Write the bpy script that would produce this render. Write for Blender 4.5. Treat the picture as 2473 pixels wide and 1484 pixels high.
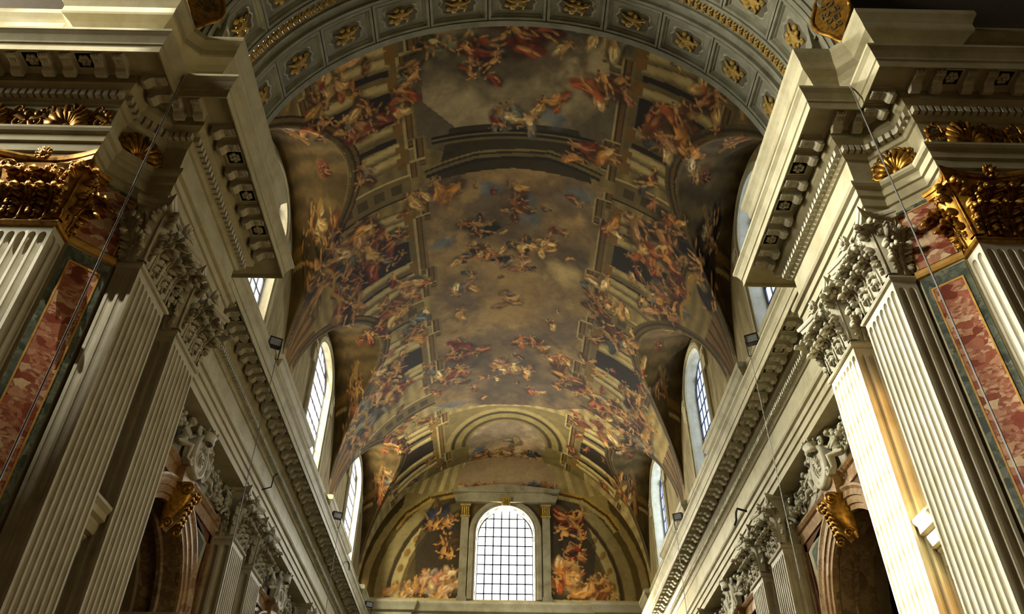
import bpy, bmesh, math, random
import numpy as np
from mathutils import Vector, Matrix
random.seed(7)
rng = np.random.default_rng(11)
PI = math.pi
scene = bpy.context.scene
for o in list(bpy.data.objects):
    bpy.data.objects.remove(o)
COL = scene.collection

# ------------------------------------------------------------------ camera
PITCH = math.radians(39.2)
cam_d = bpy.data.cameras.new('camera')
cam = bpy.data.objects.new('camera', cam_d)
COL.objects.link(cam)
cam_d.sensor_fit = 'HORIZONTAL'
cam_d.sensor_width = 36.0
cam_d.lens = 28.0
cam_d.clip_end = 200
cam.location = (-0.2, 0.0, 1.6)
cam.rotation_euler = (Matrix.Rotation(math.radians(-0.55), 3, 'Z') @ Matrix.Rotation(PI / 2 + PITCH, 3, 'X') @ Matrix.Rotation(math.radians(0.65), 3, 'Z')).to_euler()
scene.camera = cam

# ------------------------------------------------------------------ world, sun, daylight, exposure
scene.view_settings.view_transform = 'Standard'
scene.view_settings.look = 'None'
scene.view_settings.gamma = 1.0
scene.view_settings.use_curve_mapping = False
scene.view_settings.exposure = 0.0
scene.cycles.max_bounces = 7
scene.cycles.diffuse_bounces = 2
scene.cycles.glossy_bounces = 3
scene.cycles.transparent_max_bounces = 12
scene.cycles.caustics_reflective = False
scene.cycles.caustics_refractive = False
scene.cycles.sample_clamp_indirect = 4.0

world = bpy.data.worlds.new('daylight')
scene.world = world
world.use_nodes = True
bg = world.node_tree.nodes['Background']
bg.inputs['Color'].default_value = (0.75, 0.85, 1.0, 1.0)
bg.inputs['Strength'].default_value = 0.05

def light_at(name, kind, loc, target, energy, color, size=None, size_y=None, angle=None, spot=None, spread=None):
    d = bpy.data.lights.new(name, kind)
    d.energy = energy
    d.color = color
    if kind == 'AREA':
        d.shape = 'RECTANGLE'
        d.size = size
        d.size_y = size_y
        if spread:
            d.spread = math.radians(spread)
    if angle is not None:
        d.angle = angle
    if spot is not None:
        d.spot_size = spot
        d.spot_blend = 0.35
        d.shadow_soft_size = 0.05
    o = bpy.data.objects.new(name, d)
    COL.objects.link(o)
    o.location = loc
    dv = Vector(target) - Vector(loc)
    o.rotation_euler = dv.to_track_quat('-Z', 'Y').to_euler()
    return o

SUN_DIR = Vector((15.85, -5.75, -12.3)).normalized()
light_at('sun', 'SUN', (-40, 40, 60), Vector((-40, 40, 60)) + SUN_DIR, 150.0, (1.0, 0.94, 0.8), angle=0.009)
WIN_Y = (20.2, 31.1, 42.0)          # bay centres down the nave
for yw, pw, pr in zip(WIN_Y, (650, 1200, 5200), (560, 700, 1900)):
    light_at('daylight_left', 'AREA', (-10.8, yw, 22.2), (0, yw, 20.6), pw, (1.0, 0.93, 0.72), 4.6, 7.5)
    light_at('daylight_right', 'AREA', (10.8, yw, 22.2), (0, yw, 20.6), pr, (0.62, 0.76, 1.0), 4.6, 7.5)
for yw, pw, dy in zip(WIN_Y, (52000, 18000, 11000), (2.7, 1.2, 0.6)):          # open sky high above the roofs, seen through the left windows
    light_at('sky_left', 'AREA', (-13.6, yw + dy, 26.2), (0, yw - 1.7 * dy, 14.0), pw, (1.0, 0.97, 0.83), 4.4, 3.6)
light_at('daylight_front', 'AREA', (0, 49.6, 21.2), (0, 0, 19.0), 11000, (1.0, 0.96, 0.82), 5.0, 9.0)
# high window in the end wall of the transept, beside the camera
light_at('daylight_transept', 'AREA', (-22.6, 6.6, 19.5), (0, 8.4, 13.0), 11000, (1.0, 0.95, 0.8), 3.4, 6.0)
# added spot without a fixture, brightening the ledges of the left pier
light_at('ledge_spot', 'SPOT', (-9.2, 3.0, 29.2), (-9.6, 9.6, 16.4), 26000, (1.0, 0.95, 0.8), spot=math.radians(19))

# ------------------------------------------------------------------ materials
def srgb(r, g, b):
    f = lambda c: c / 12.92 if c <= 0.04045 else ((c + 0.055) / 1.055) ** 2.4
    return (f(r / 255), f(g / 255), f(b / 255), 1.0)

def new_mat(name, rough=0.6, metal=0.0, spec=0.3):
    m = bpy.data.materials.new(name)
    m.use_nodes = True
    nt = m.node_tree
    b = nt.nodes['Principled BSDF']
    b.inputs['Roughness'].default_value = rough
    b.inputs['Metallic'].default_value = metal
    b.inputs['Specular IOR Level'].default_value = spec
    return m, nt, b

def ramp(nt, stops, interp='LINEAR'):
    r = nt.nodes.new('ShaderNodeValToRGB')
    r.color_ramp.interpolation = interp
    e = r.color_ramp.elements
    while len(e) > 1:
        e.remove(e[-1])
    e[0].position = stops[0][0]
    e[0].color = stops[0][1]
    for p, c in stops[1:]:
        n = e.new(p)
        n.color = c
    return r

def noise_tex(nt, scale, detail=6.0, rough=0.6, dist=0.0, coord='Object', stretch=None):
    tc = nt.nodes.new('ShaderNodeTexCoord')
    n = nt.nodes.new('ShaderNodeTexNoise')
    n.inputs['Scale'].default_value = scale
    n.inputs['Detail'].default_value = detail
    n.inputs['Roughness'].default_value = rough
    n.inputs['Distortion'].default_value = dist
    if stretch:
        mp = nt.nodes.new('ShaderNodeMapping')
        mp.inputs['Scale'].default_value = stretch
        nt.links.new(tc.outputs[coord], mp.inputs['Vector'])
        nt.links.new(mp.outputs['Vector'], n.inputs['Vector'])
    else:
        nt.links.new(tc.outputs[coord], n.inputs['Vector'])
    return n

def add_bump(nt, b, src, strength=0.2, dist=0.02):
    bp = nt.nodes.new('ShaderNodeBump')
    bp.inputs['Strength'].default_value = strength
    bp.inputs['Distance'].default_value = dist
    nt.links.new(src, bp.inputs['Height'])
    nt.links.new(bp.outputs['Normal'], b.inputs['Normal'])

def stone(name, c1, c2, c3, scale=1.6, rough=0.62, bump=0.15, coord='Object', stretch=None):
    m, nt, b = new_mat(name, rough)
    n = noise_tex(nt, scale, 8, 0.65, 0.3, coord, stretch)
    r = ramp(nt, [(0.3, c1), (0.5, c2), (0.72, c3)])
    nt.links.new(n.outputs['Fac'], r.inputs['Fac'])
    nt.links.new(r.outputs['Color'], b.inputs['Base Color'])
    n2 = noise_tex(nt, 22, 5, 0.6)
    add_bump(nt, b, n2.outputs['Fac'], bump, 0.01)
    return m

def breccia(name, stops, scale=2.6, stretch=(1, 1, 1.0), rough=0.3, warp=0.5, vein=None):
    """broken-up marble: two sizes of angular fragments in many shades over a clouded ground"""
    m, nt, b = new_mat(name, rough, spec=0.45)
    tc = nt.nodes.new('ShaderNodeTexCoord')
    mp = nt.nodes.new('ShaderNodeMapping')
    mp.inputs['Scale'].default_value = stretch
    nt.links.new(tc.outputs['Object'], mp.inputs['Vector'])
    def mix(kind, fac, a, c):
        n = nt.nodes.new('ShaderNodeMix')
        n.data_type = 'RGBA'
        n.blend_type = kind
        if isinstance(fac, float):
            n.inputs[0].default_value = fac
        else:
            nt.links.new(fac, n.inputs[0])
        nt.links.new(a, n.inputs[6])
        nt.links.new(c, n.inputs[7])
        return n.outputs[2]
    wn = nt.nodes.new('ShaderNodeTexNoise')
    wn.inputs['Scale'].default_value = 3.2
    wn.inputs['Detail'].default_value = 5
    nt.links.new(mp.outputs['Vector'], wn.inputs['Vector'])
    co = mix('ADD', warp, mp.outputs['Vector'], wn.outputs['Color'])
    def cells(sc, off):
        v = nt.nodes.new('ShaderNodeTexVoronoi')
        v.inputs['Scale'].default_value = sc
        nt.links.new(co, v.inputs['Vector'])
        sep = nt.nodes.new('ShaderNodeSeparateColor')
        nt.links.new(v.outputs['Color'], sep.inputs['Color'])
        r = ramp(nt, stops)
        nt.links.new(sep.outputs[off], r.inputs['Fac'])
        return r.outputs['Color'], sep.outputs['Blue']
    big, pick = cells(scale, 'Red')
    small, _ = cells(scale * 3.3, 'Green')
    n1 = nt.nodes.new('ShaderNodeTexNoise')
    n1.inputs['Scale'].default_value = scale * 1.6
    n1.inputs['Detail'].default_value = 8
    n1.inputs['Roughness'].default_value = 0.7
    nt.links.new(co, n1.inputs['Vector'])
    rc = ramp(nt, stops)
    nt.links.new(n1.outputs['Fac'], rc.inputs['Fac'])
    th = ramp(nt, [(0.52, (0, 0, 0, 1)), (0.56, (1, 1, 1, 1))])
    nt.links.new(pick, th.inputs['Fac'])
    ground = mix('MIX', 0.5, small, rc.outputs['Color'])
    full = mix('MIX', th.outputs['Color'], ground, big)
    n2 = noise_tex(nt, 14, 6, 0.7, 0.6)
    r2 = ramp(nt, [(0.3, (0.7, 0.68, 0.66, 1)), (0.7, (1.12, 1.1, 1.06, 1))])
    nt.links.new(n2.outputs['Fac'], r2.inputs['Fac'])
    fin = mix('MULTIPLY', 1.0, full, r2.outputs['Color'])
    nt.links.new(fin, b.inputs['Base Color'])
    return m

def gold_mat(name, base, dark, rough=0.36):
    m, nt, b = new_mat(name, rough, 0.75, 0.5)
    n = noise_tex(nt, 7, 5, 0.6)
    r = ramp(nt, [(0.3, dark), (0.62, base)])
    nt.links.new(n.outputs['Fac'], r.inputs['Fac'])
    nt.links.new(r.outputs['Color'], b.inputs['Base Color'])
    return m

def plain(name, c, rough=0.6, metal=0.0, spec=0.3, var=0.12):
    m, nt, b = new_mat(name, rough, metal, spec)
    n = noise_tex(nt, 6, 5, 0.6)
    lo = tuple(x * (1 - var) for x in c[:3]) + (1,)
    hi = tuple(min(1, x * (1 + var)) for x in c[:3]) + (1,)
    r = ramp(nt, [(0.3, lo), (0.7, hi)])
    nt.links.new(n.outputs['Fac'], r.inputs['Fac'])
    nt.links.new(r.outputs['Color'], b.inputs['Base Color'])
    return m

M = {}
M['cream'] = stone('cream_travertine', srgb(146, 136, 102), srgb(170, 160, 124), srgb(184, 175, 142), 1.1)
M['white'] = stone('white_stucco', srgb(156, 148, 120), srgb(184, 176, 148), srgb(200, 194, 168), 1.4)
M['greystone'] = stone('grey_painted_stone', srgb(128, 124, 106), srgb(150, 147, 132), srgb(164, 160, 146), 1.3)
M['coffer'] = stone('grey_green_plaster', srgb(92, 88, 68), srgb(112, 110, 90), srgb(128, 126, 108), 1.6)
M['coffer_dark'] = stone('dark_olive_plaster', srgb(62, 56, 38), srgb(78, 72, 52), srgb(92, 86, 64), 2.2)
M['gold'] = gold_mat('old_gilding', srgb(186, 134, 46), srgb(90, 58, 18), 0.42)
M['gold_paint'] = stone('ochre_gold_paint', srgb(104, 80, 30), srgb(146, 116, 46), srgb(172, 142, 70), 6, 0.6)
M['rosso'] = breccia('red_breccia_marble', [(0.0, srgb(104, 46, 32)), (0.28, srgb(136, 68, 48)), (0.48, srgb(160, 100, 76)), (0.68, srgb(188, 142, 110)), (1.0, srgb(216, 190, 150))], 4.6, (1, 1, 1.5), warp=0.22)
M['siena'] = breccia('orange_veined_marble', [(0.0, srgb(128, 92, 52)), (0.35, srgb(152, 116, 72)), (0.65, srgb(168, 136, 92)), (1.0, srgb(184, 158, 114))], 3.2, rough=0.5)
M['pink'] = breccia('tan_brown_marble', [(0.0, srgb(88, 64, 40)), (0.4, srgb(114, 88, 58)), (0.7, srgb(134, 108, 74)), (1.0, srgb(152, 128, 92))], 3.0, rough=0.5)
M['verde'] = breccia('grey_green_marble', [(0.0, srgb(58, 66, 58)), (0.4, srgb(80, 88, 76)), (0.7, srgb(102, 108, 94)), (1.0, srgb(128, 130, 112))], 7.0)
M['giallo'] = stone('yellow_marble_fillet', srgb(160, 112, 44), srgb(190, 144, 70), srgb(206, 166, 96), 4.0, 0.35)
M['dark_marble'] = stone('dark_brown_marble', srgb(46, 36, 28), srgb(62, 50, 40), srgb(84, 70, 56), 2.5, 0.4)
M['brown'] = stone('brown_plaster', srgb(92, 76, 56), srgb(112, 94, 70), srgb(128, 112, 86), 1.2)  # plain brown plaster with random tone variation
M['black_metal'] = plain('black_painted_metal', srgb(24, 24, 26), 0.45)
M['iron'] = plain('dark_wrought_iron', srgb(44, 42, 40), 0.55, 0.6)
M['wire'] = plain('grey_steel_cable', srgb(120, 118, 112), 0.5, 0.5)
M['lens'] = plain('floodlight_lens', srgb(150, 150, 150), 0.2)
M['floor'] = stone('inlaid_floor_marble', srgb(52, 42, 32), srgb(76, 62, 46), srgb(96, 82, 62), 0.8, 0.4)  # kept dark so that it bounces little light
M['shell'] = plain('unlit_transept_plaster', srgb(66, 58, 44), 0.8)
M['olive_stone'] = stone('olive_grey_stone', srgb(104, 94, 64), srgb(128, 117, 84), srgb(146, 136, 104), 1.4)
M['muntin'] = plain('dark_lead_glazing_bar', srgb(56, 58, 70), 0.5)

def glass_mat(name, col, strength):
    """old window glass: lets the sun through and glows with the bright sky behind it"""
    m = bpy.data.materials.new(name)
    m.use_nodes = True
    nt = m.node_tree
    nt.nodes.clear()
    out = nt.nodes.new('ShaderNodeOutputMaterial')
    tr = nt.nodes.new('ShaderNodeBsdfTransparent')
    tr.inputs['Color'].default_value = (0.93, 0.94, 0.95, 1)
    em = nt.nodes.new('ShaderNodeEmission')
    em.inputs['Color'].default_value = col
    em.inputs['Strength'].default_value = strength
    ad = nt.nodes.new('ShaderNodeAddShader')
    nt.links.new(tr.outputs[0], ad.inputs[0])
    nt.links.new(em.outputs[0], ad.inputs[1])
    nt.links.new(ad.outputs[0], out.inputs['Surface'])
    m.cycles.emission_sampling = 'NONE'
    return m
M['glass'] = glass_mat('sunlit_window_glass', (1.0, 0.99, 0.98, 1), 1.15)
M['glass_blue'] = glass_mat('bluish_window_glass', (0.62, 0.74, 1.0, 1), 0.75)

def fresco_mat(name):
    m, nt, b = new_mat(name, 0.75, 0.0, 0.15)
    at = nt.nodes.new('ShaderNodeAttribute')
    at.attribute_name = 'paint'
    n = noise_tex(nt, 1.8, 8, 0.7, 0.5)
    r = ramp(nt, [(0.3, (0.72, 0.70, 0.68, 1)), (0.7, (1.12, 1.1, 1.06, 1))])
    nt.links.new(n.outputs['Fac'], r.inputs['Fac'])
    mx = nt.nodes.new('ShaderNodeMix')
    mx.data_type = 'RGBA'
    mx.blend_type = 'MULTIPLY'
    mx.inputs[0].default_value = 1.0
    nt.links.new(at.outputs['Color'], mx.inputs[6])
    nt.links.new(r.outputs['Color'], mx.inputs[7])
    nt.links.new(mx.outputs[2], b.inputs['Base Color'])
    return m
M['fresco'] = fresco_mat('fresco_paint')

# ------------------------------------------------------------------ mesh helpers
class MB:
    def __init__(self):
        self.v = []
        self.f = []
    def add(self, verts, faces, xf=None):
        o = len(self.v)
        if xf is not None:
            verts = [tuple(xf @ Vector(p)) for p in verts]
        self.v += [tuple(p) for p in verts]
        self.f += [tuple(i + o for i in f) for f in faces]
        return self
    def box(self, x0, x1, y0, y1, z0, z1, xf=None):
        v = [(x0, y0, z0), (x1, y0, z0), (x1, y1, z0), (x0, y1, z0), (x0, y0, z1), (x1, y0, z1), (x1, y1, z1), (x0, y1, z1)]
        f = [(0, 3, 2, 1), (4, 5, 6, 7), (0, 1, 5, 4), (1, 2, 6, 5), (2, 3, 7, 6), (3, 0, 4, 7)]
        return self.add(v, f, xf)
    def prism(self, prof, a0, a1, axis='x', xf=None):
        """closed polygon prof [(p,q)] extruded along axis; the polygon lies in the two other axes in order"""
        n = len(prof)
        def P(a, p, q):
            return (a, p, q) if axis == 'x' else ((p, a, q) if axis == 'y' else (p, q, a))
        v = [P(a0, p, q) for p, q in prof] + [P(a1, p, q) for p, q in prof]
        f = [(i, (i + 1) % n, n + (i + 1) % n, n + i) for i in range(n)]
        f += [tuple(range(n - 1, -1, -1)), tuple(range(n, 2 * n))]
        return self.add(v, f, xf)
    def tube(self, pts, r, sides=6, xf=None, cap=True):
        pts = [Vector(p) for p in pts]
        rs = r if isinstance(r, (list, tuple)) else [r] * len(pts)
        v = []
        up = Vector((0.13, 0.21, 0.97))
        for i, p in enumerate(pts):
            t = (pts[min(i + 1, len(pts) - 1)] - pts[max(i - 1, 0)]).normalized()
            a = t.cross(up)
            if a.length < 1e-3:
                a = t.cross(Vector((1, 0, 0)))
            a.normalize()
            b = t.cross(a)
            for k in range(sides):
                w = 2 * PI * k / sides
                v.append(p + (a * math.cos(w) + b * math.sin(w)) * rs[i])
        f = []
        for i in range(len(pts) - 1):
            for k in range(sides):
                k2 = (k + 1) % sides
                f.append((i * sides + k, i * sides + k2, (i + 1) * sides + k2, (i + 1) * sides + k))
        if cap:
            f.append(tuple(range(sides - 1, -1, -1)))
            f.append(tuple((len(pts) - 1) * sides + k for k in range(sides)))
        return self.add(v, f, xf)
    def ball(self, c, r, seg=8, rings=5, xf=None):
        rx, ry, rz = r if isinstance(r, (list, tuple)) else (r, r, r)
        v = [(c[0], c[1], c[2] - rz)]
        for j in range(1, rings):
            a = -PI / 2 + PI * j / rings
            for k in range(seg):
                w = 2 * PI * k / seg
                v.append((c[0] + rx * math.cos(a) * math.cos(w), c[1] + ry * math.cos(a) * math.sin(w), c[2] + rz * math.sin(a)))
        v.append((c[0], c[1], c[2] + rz))
        f = [(0, 1 + (k + 1) % seg, 1 + k) for k in range(seg)]
        for j in range(rings - 2):
            for k in range(seg):
                k2 = (k + 1) % seg
                f.append((1 + j * seg + k, 1 + j * seg + k2, 1 + (j + 1) * seg + k2, 1 + (j + 1) * seg + k))
        t = len(v) - 1
        b = 1 + (rings - 2) * seg
        f += [(b + k, b + (k + 1) % seg, t) for k in range(seg)]
        return self.add(v, f, xf)
    def grid(self, P, flip=False):
        """P[i][j] points -> quads"""
        n, m = len(P), len(P[0])
        v = [p for row in P for p in row]
        f = []
        for i in range(n - 1):
            for j in range(m - 1):
                q = (i * m + j, i * m + j + 1, (i + 1) * m + j + 1, (i + 1) * m + j)
                f.append(q[::-1] if flip else q)
        return self.add(v, f)
    def mesh(self, name, mat, smooth=False):
        me = bpy.data.meshes.new(name)
        me.from_pydata(self.v, [], self.f)
        me.materials.append(mat)
        if smooth:
            me.polygons.foreach_set('use_smooth', [True] * len(me.polygons))
        me.update()
        return me
    def build(self, name, mat, parent=None, smooth=False):
        return put(name, self.mesh(name, mat, smooth), parent)

def put(name, me, parent=None, loc=None, rot=None, scale=None):
    o = bpy.data.objects.new(name, me)
    COL.objects.link(o)
    if parent is not None:
        o.parent = parent
    if loc is not None:
        o.location = loc
    if rot is not None:
        o.rotation_euler = rot
    if scale is not None:
        o.scale = scale
    return o

def tag(o, label=None, cat=None, group=None, kind=None):
    if label: o['label'] = label
    if cat: o['category'] = cat
    if group: o['group'] = group
    if kind: o['kind'] = kind
    return o

def empty(name, loc=(0, 0, 0), rz=0.0):
    o = bpy.data.objects.new(name, None)
    COL.objects.link(o)
    o.location = loc
    o.rotation_euler = (0, 0, rz)
    return o

def copy_tree(o, parent=None):
    c = o.copy()
    COL.objects.link(c)
    if parent is not None:
        c.parent = parent
    for ch in list(o.children):
        copy_tree(ch, c)
    return c

def miters(path, closed=False):
    """unit-offset vectors (to the left of travel) at each path vertex"""
    ns = []
    for a, b in zip(path[:-1], path[1:]):
        d = Vector((b[0] - a[0], b[1] - a[1]))
        d.normalize()
        ns.append(Vector((-d.y, d.x)))
    out = []
    for i in range(len(path)):
        if i == 0:
            m = ns[0]
        elif i == len(path) - 1:
            m = ns[-1]
        else:
            s = ns[i - 1] + ns[i]
            m = s / (1 + ns[i - 1].dot(ns[i]))
        out.append(m)
    return out, ns

def sweep(mb, prof, path, side=1):
    """profile [(e,z)] swept along the plan path with mitred corners, e offset to the left*side"""
    ms, _ = miters(path)
    P = [[(p[0] + side * e * m.x, p[1] + side * e * m.y, z) for e, z in prof] for p, m in zip(path, ms)]
    mb.grid(P, flip=side < 0)
    return mb

def offset_pt(path, i, e, side=1):
    ms, _ = miters(path)
    return Vector((path[i][0] + side * e * ms[i].x, path[i][1] + side * e * ms[i].y))

# ------------------------------------------------------------------ dimensions (metres, floor at z = 0)
XN = 8.5            # nave pilaster / frieze plane
XW = 9.2            # nave wall plane
XP = 7.03            # crossing pier pilaster plane
YB = 14.95          # far end of the crossing pier
YE = 47.4           # end wall
VR, VC = 8.75, 18.6  # nave vault radius and spring height
AR, AC = 7.6, 18.55   # crossing arch radius and spring height
AY0, AY1 = 10.95, 14.95
Z_ASTR, Z_ARCH = 11.5, 13.2
WIN_HW, WIN_SPR, WIN_RISE, WIN_SILL = 1.75, 22.6, 1.5, 18.3
LUN_W, LUN_H, LUN_Z = 4.7, 6.3, 18.4
XL = VR - 0.03        # plane of the lunette walls

def mir(path, s):
    return [(s * x, y) for x, y in path]

def lun_z(y):
    z = -99.0
    for yc in WIN_Y:
        t = (y - yc) / LUN_W
        if abs(t) < 1:
            z = max(z, LUN_Z + LUN_H * math.sqrt(1 - t * t))
    return z

# ------------------------------------------------------------------ floor and the shell behind the camera
fl = MB().box(-23, 23, -16, 50, -0.3, 0).build('floor', M['floor'])
tag(fl, 'dark inlaid marble floor of the church', 'floor', kind='structure')
mb = MB()
mb.box(-23, 23, -17, -16, 0, 30)                                      # behind the camera
w = mb.build('wall_back', M['shell'])
tag(w, 'plain wall behind the crossing', 'wall', kind='structure')
mb = MB()
mb.box(22, 23, -16, 11, 0, 30)
w = mb.build('wall_transept_right', M['shell'])
tag(w, 'end wall of the dim transept arm', 'wall', kind='structure')
mb = MB()                                                              # transept end wall with its high window opening
mb.box(-23, -22, -16, 4.8, 0, 30)
mb.box(-23, -22, 8.4, 11, 0, 30)
mb.box(-23, -22, 4.8, 8.4, 0, 16.5)
mb.box(-23, -22, 4.8, 8.4, 22.5, 30)
w = mb.build('wall_transept_left', M['shell'])
tag(w, 'end wall of the transept arm with a tall window', 'wall', kind='structure')
mb = MB()
mb.box(-23, 23, -16, 10.2, 29.5, 30)
w = mb.build('ceiling_crossing', M['shell'])
tag(w, 'shadowed ceiling above the crossing', 'ceiling', kind='structure')

sun_blocker = MB().box(-27, -23.5, 32.0, 62, 0, 46).build('wall_sun_blocker', M['brown'])  # invented outside wall, keeps the sun off the two farther left windows
tag(sun_blocker, 'added unseen wall blocking the sun from the farther left windows', 'wall', kind='structure')

# ------------------------------------------------------------------ crossing piers and nave walls
def arch_h(y, yc, hw, spr, rise):
    t = (y - yc) / hw
    return spr + rise * math.sqrt(max(0.0, 1 - t * t)) if abs(t) <= 1.001 else None

ARC_HW, ARC_SPR, ARC_RISE = 2.2, 8.75, 2.2
def ysamples(y0, y1, holes, n_arc=22):
    ys = {y0, y1}
    for yc, hw in holes:
        for i in range(n_arc + 1):
            y = yc - hw * math.cos(PI * i / n_arc)
            if y0 <= y <= y1:
                ys.add(round(y, 5))
    return sorted(ys)

def fracture(P0, P1, z):
    return [(P0[0], P0[1], z), (P1[0], P1[1], z)]

def nave_wall(s):
    side = 'right' if s > 0 else 'left'
    mb = MB()
    y0, y1 = 14.8, YE
    ys = ysamples(y0, y1, [(yc, ARC_HW) for yc in WIN_Y])
    X, XB = s * XW, s * (XW + 1.5)
    for a, b in zip(ys[:-1], ys[1:]):
        mid = (a + b) / 2
        hole = [yc for yc in WIN_Y if abs(mid - yc) < ARC_HW]
        if hole:
            ha = arch_h(min(max(a, hole[0] - ARC_HW), hole[0] + ARC_HW), hole[0], ARC_HW, ARC_SPR, ARC_RISE)
            hb = arch_h(min(max(b, hole[0] - ARC_HW), hole[0] + ARC_HW), hole[0], ARC_HW, ARC_SPR, ARC_RISE)
            mb.add([(X, a, ha), (X, b, hb), (X, b, 18.7), (X, a, 18.7)], [(0, 1, 2, 3)])
            mb.add([(X, a, ha), (X, b, hb), (XB, b, hb), (XB, a, ha)], [(0, 1, 2, 3)])
        else:
            mb.add([(X, a, 0), (X, b, 0), (X, b, 18.7), (X, a, 18.7)], [(0, 1, 2, 3)])
    for yc in WIN_Y:
        for q in (-1, 1):
            y = yc + q * ARC_HW
            mb.add([(X, y, 0), (XB, y, 0), (XB, y, ARC_SPR), (X, y, ARC_SPR)], [(0, 1, 2, 3)])
    wall = mb.build('wall_' + side, M['pink'])
    tag(wall, 'marble-clad nave wall with arched chapel openings, %s of the end window' % side, 'wall', kind='structure')
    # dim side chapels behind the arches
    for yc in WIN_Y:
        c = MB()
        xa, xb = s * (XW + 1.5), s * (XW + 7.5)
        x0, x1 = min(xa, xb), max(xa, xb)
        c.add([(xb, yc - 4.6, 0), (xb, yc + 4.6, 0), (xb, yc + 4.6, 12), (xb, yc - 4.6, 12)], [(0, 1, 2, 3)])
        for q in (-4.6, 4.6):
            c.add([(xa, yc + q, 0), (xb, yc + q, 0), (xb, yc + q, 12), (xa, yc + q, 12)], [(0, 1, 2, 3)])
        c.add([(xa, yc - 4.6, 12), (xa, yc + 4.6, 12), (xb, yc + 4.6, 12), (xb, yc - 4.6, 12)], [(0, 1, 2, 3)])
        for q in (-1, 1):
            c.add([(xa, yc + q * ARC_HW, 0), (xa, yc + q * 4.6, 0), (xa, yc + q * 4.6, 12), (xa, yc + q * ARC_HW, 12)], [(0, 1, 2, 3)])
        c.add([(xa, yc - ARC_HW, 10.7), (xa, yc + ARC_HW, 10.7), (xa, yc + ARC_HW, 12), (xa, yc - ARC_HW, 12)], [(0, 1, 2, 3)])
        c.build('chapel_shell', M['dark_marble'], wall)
    return wall

WALL = {s: nave_wall(s) for s in (-1, 1)}

def pier(s):
    side = 'right' if s > 0 else 'left'
    path = mir([(9.4, 14.8), (7.55, 14.8), (7.55, 11.12), (8.1, 10.52), (23, 10.52)], s)
    mb = MB()
    sweep(mb, [(0, 0), (0, 18.2)], path, -s)
    o = mb.build('wall_pier_' + side, M['cream'])
    tag(o, 'cream stone crossing pier with cut-off corner at the %s edge' % side, 'wall', kind='structure')
    # wall above the transept arch side so that daylight stays in the transept
    up = MB()
    up.box(min(s * 9.3, s * 23), max(s * 9.3, s * 23), 10.7, 11.4, 18.2, 30)
    up.build('upper_wall', M['shell'], o)
    return o
PIER = {s: pier(s) for s in (-1, 1)}

# ------------------------------------------------------------------ vault over the nave: surface, painted in paint_vault()
DY, DS = 0.045, 0.045
NY = int((YE - 14.2) / DY) + 1
NS = int(PI * VR / DS) + 1
vy = np.linspace(14.2, YE, NY)
vphi = np.linspace(-PI / 2, PI / 2, NS)
bx = VR * np.sin(vphi)
bz = VC + VR * np.cos(vphi)
lz = np.full(NY, -99.0)
for yc in WIN_Y:
    t = (vy - yc) / LUN_W
    ok = np.abs(t) < 1
    lz[ok] = np.maximum(lz[ok], LUN_Z + LUN_H * np.sqrt(1 - t[ok] ** 2))
ZZ = np.maximum(bz[None, :], lz[:, None])           # NY x NS
IN_LUN = (lz[:, None] > bz[None, :])

def smooth_noise(ny, ns, cell, seed, octaves=4):
    r = np.random.default_rng(seed)
    out = np.zeros((ny, ns))
    amp, tot = 1.0, 0.0
    for o in range(octaves):
        c = max(2, int(cell / (2 ** o)))
        gy, gs = ny // c + 3, ns // c + 3
        g = r.random((gy, gs))
        yy = np.arange(ny) / c
        ss = np.arange(ns) / c
        y0 = yy.astype(int); s0 = ss.astype(int)
        fy = yy - y0; fs = ss - s0
        fy = fy * fy * (3 - 2 * fy); fs = fs * fs * (3 - 2 * fs)
        a = g[y0][:, s0]; b = g[y0][:, s0 + 1]; cc = g[y0 + 1][:, s0]; d = g[y0 + 1][:, s0 + 1]
        out += amp * ((a * (1 - fs) + b * fs) * (1 - fy)[:, None] + (cc * (1 - fs) + d * fs) * fy[:, None])
        tot += amp
        amp *= 0.55
    return out / tot

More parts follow.
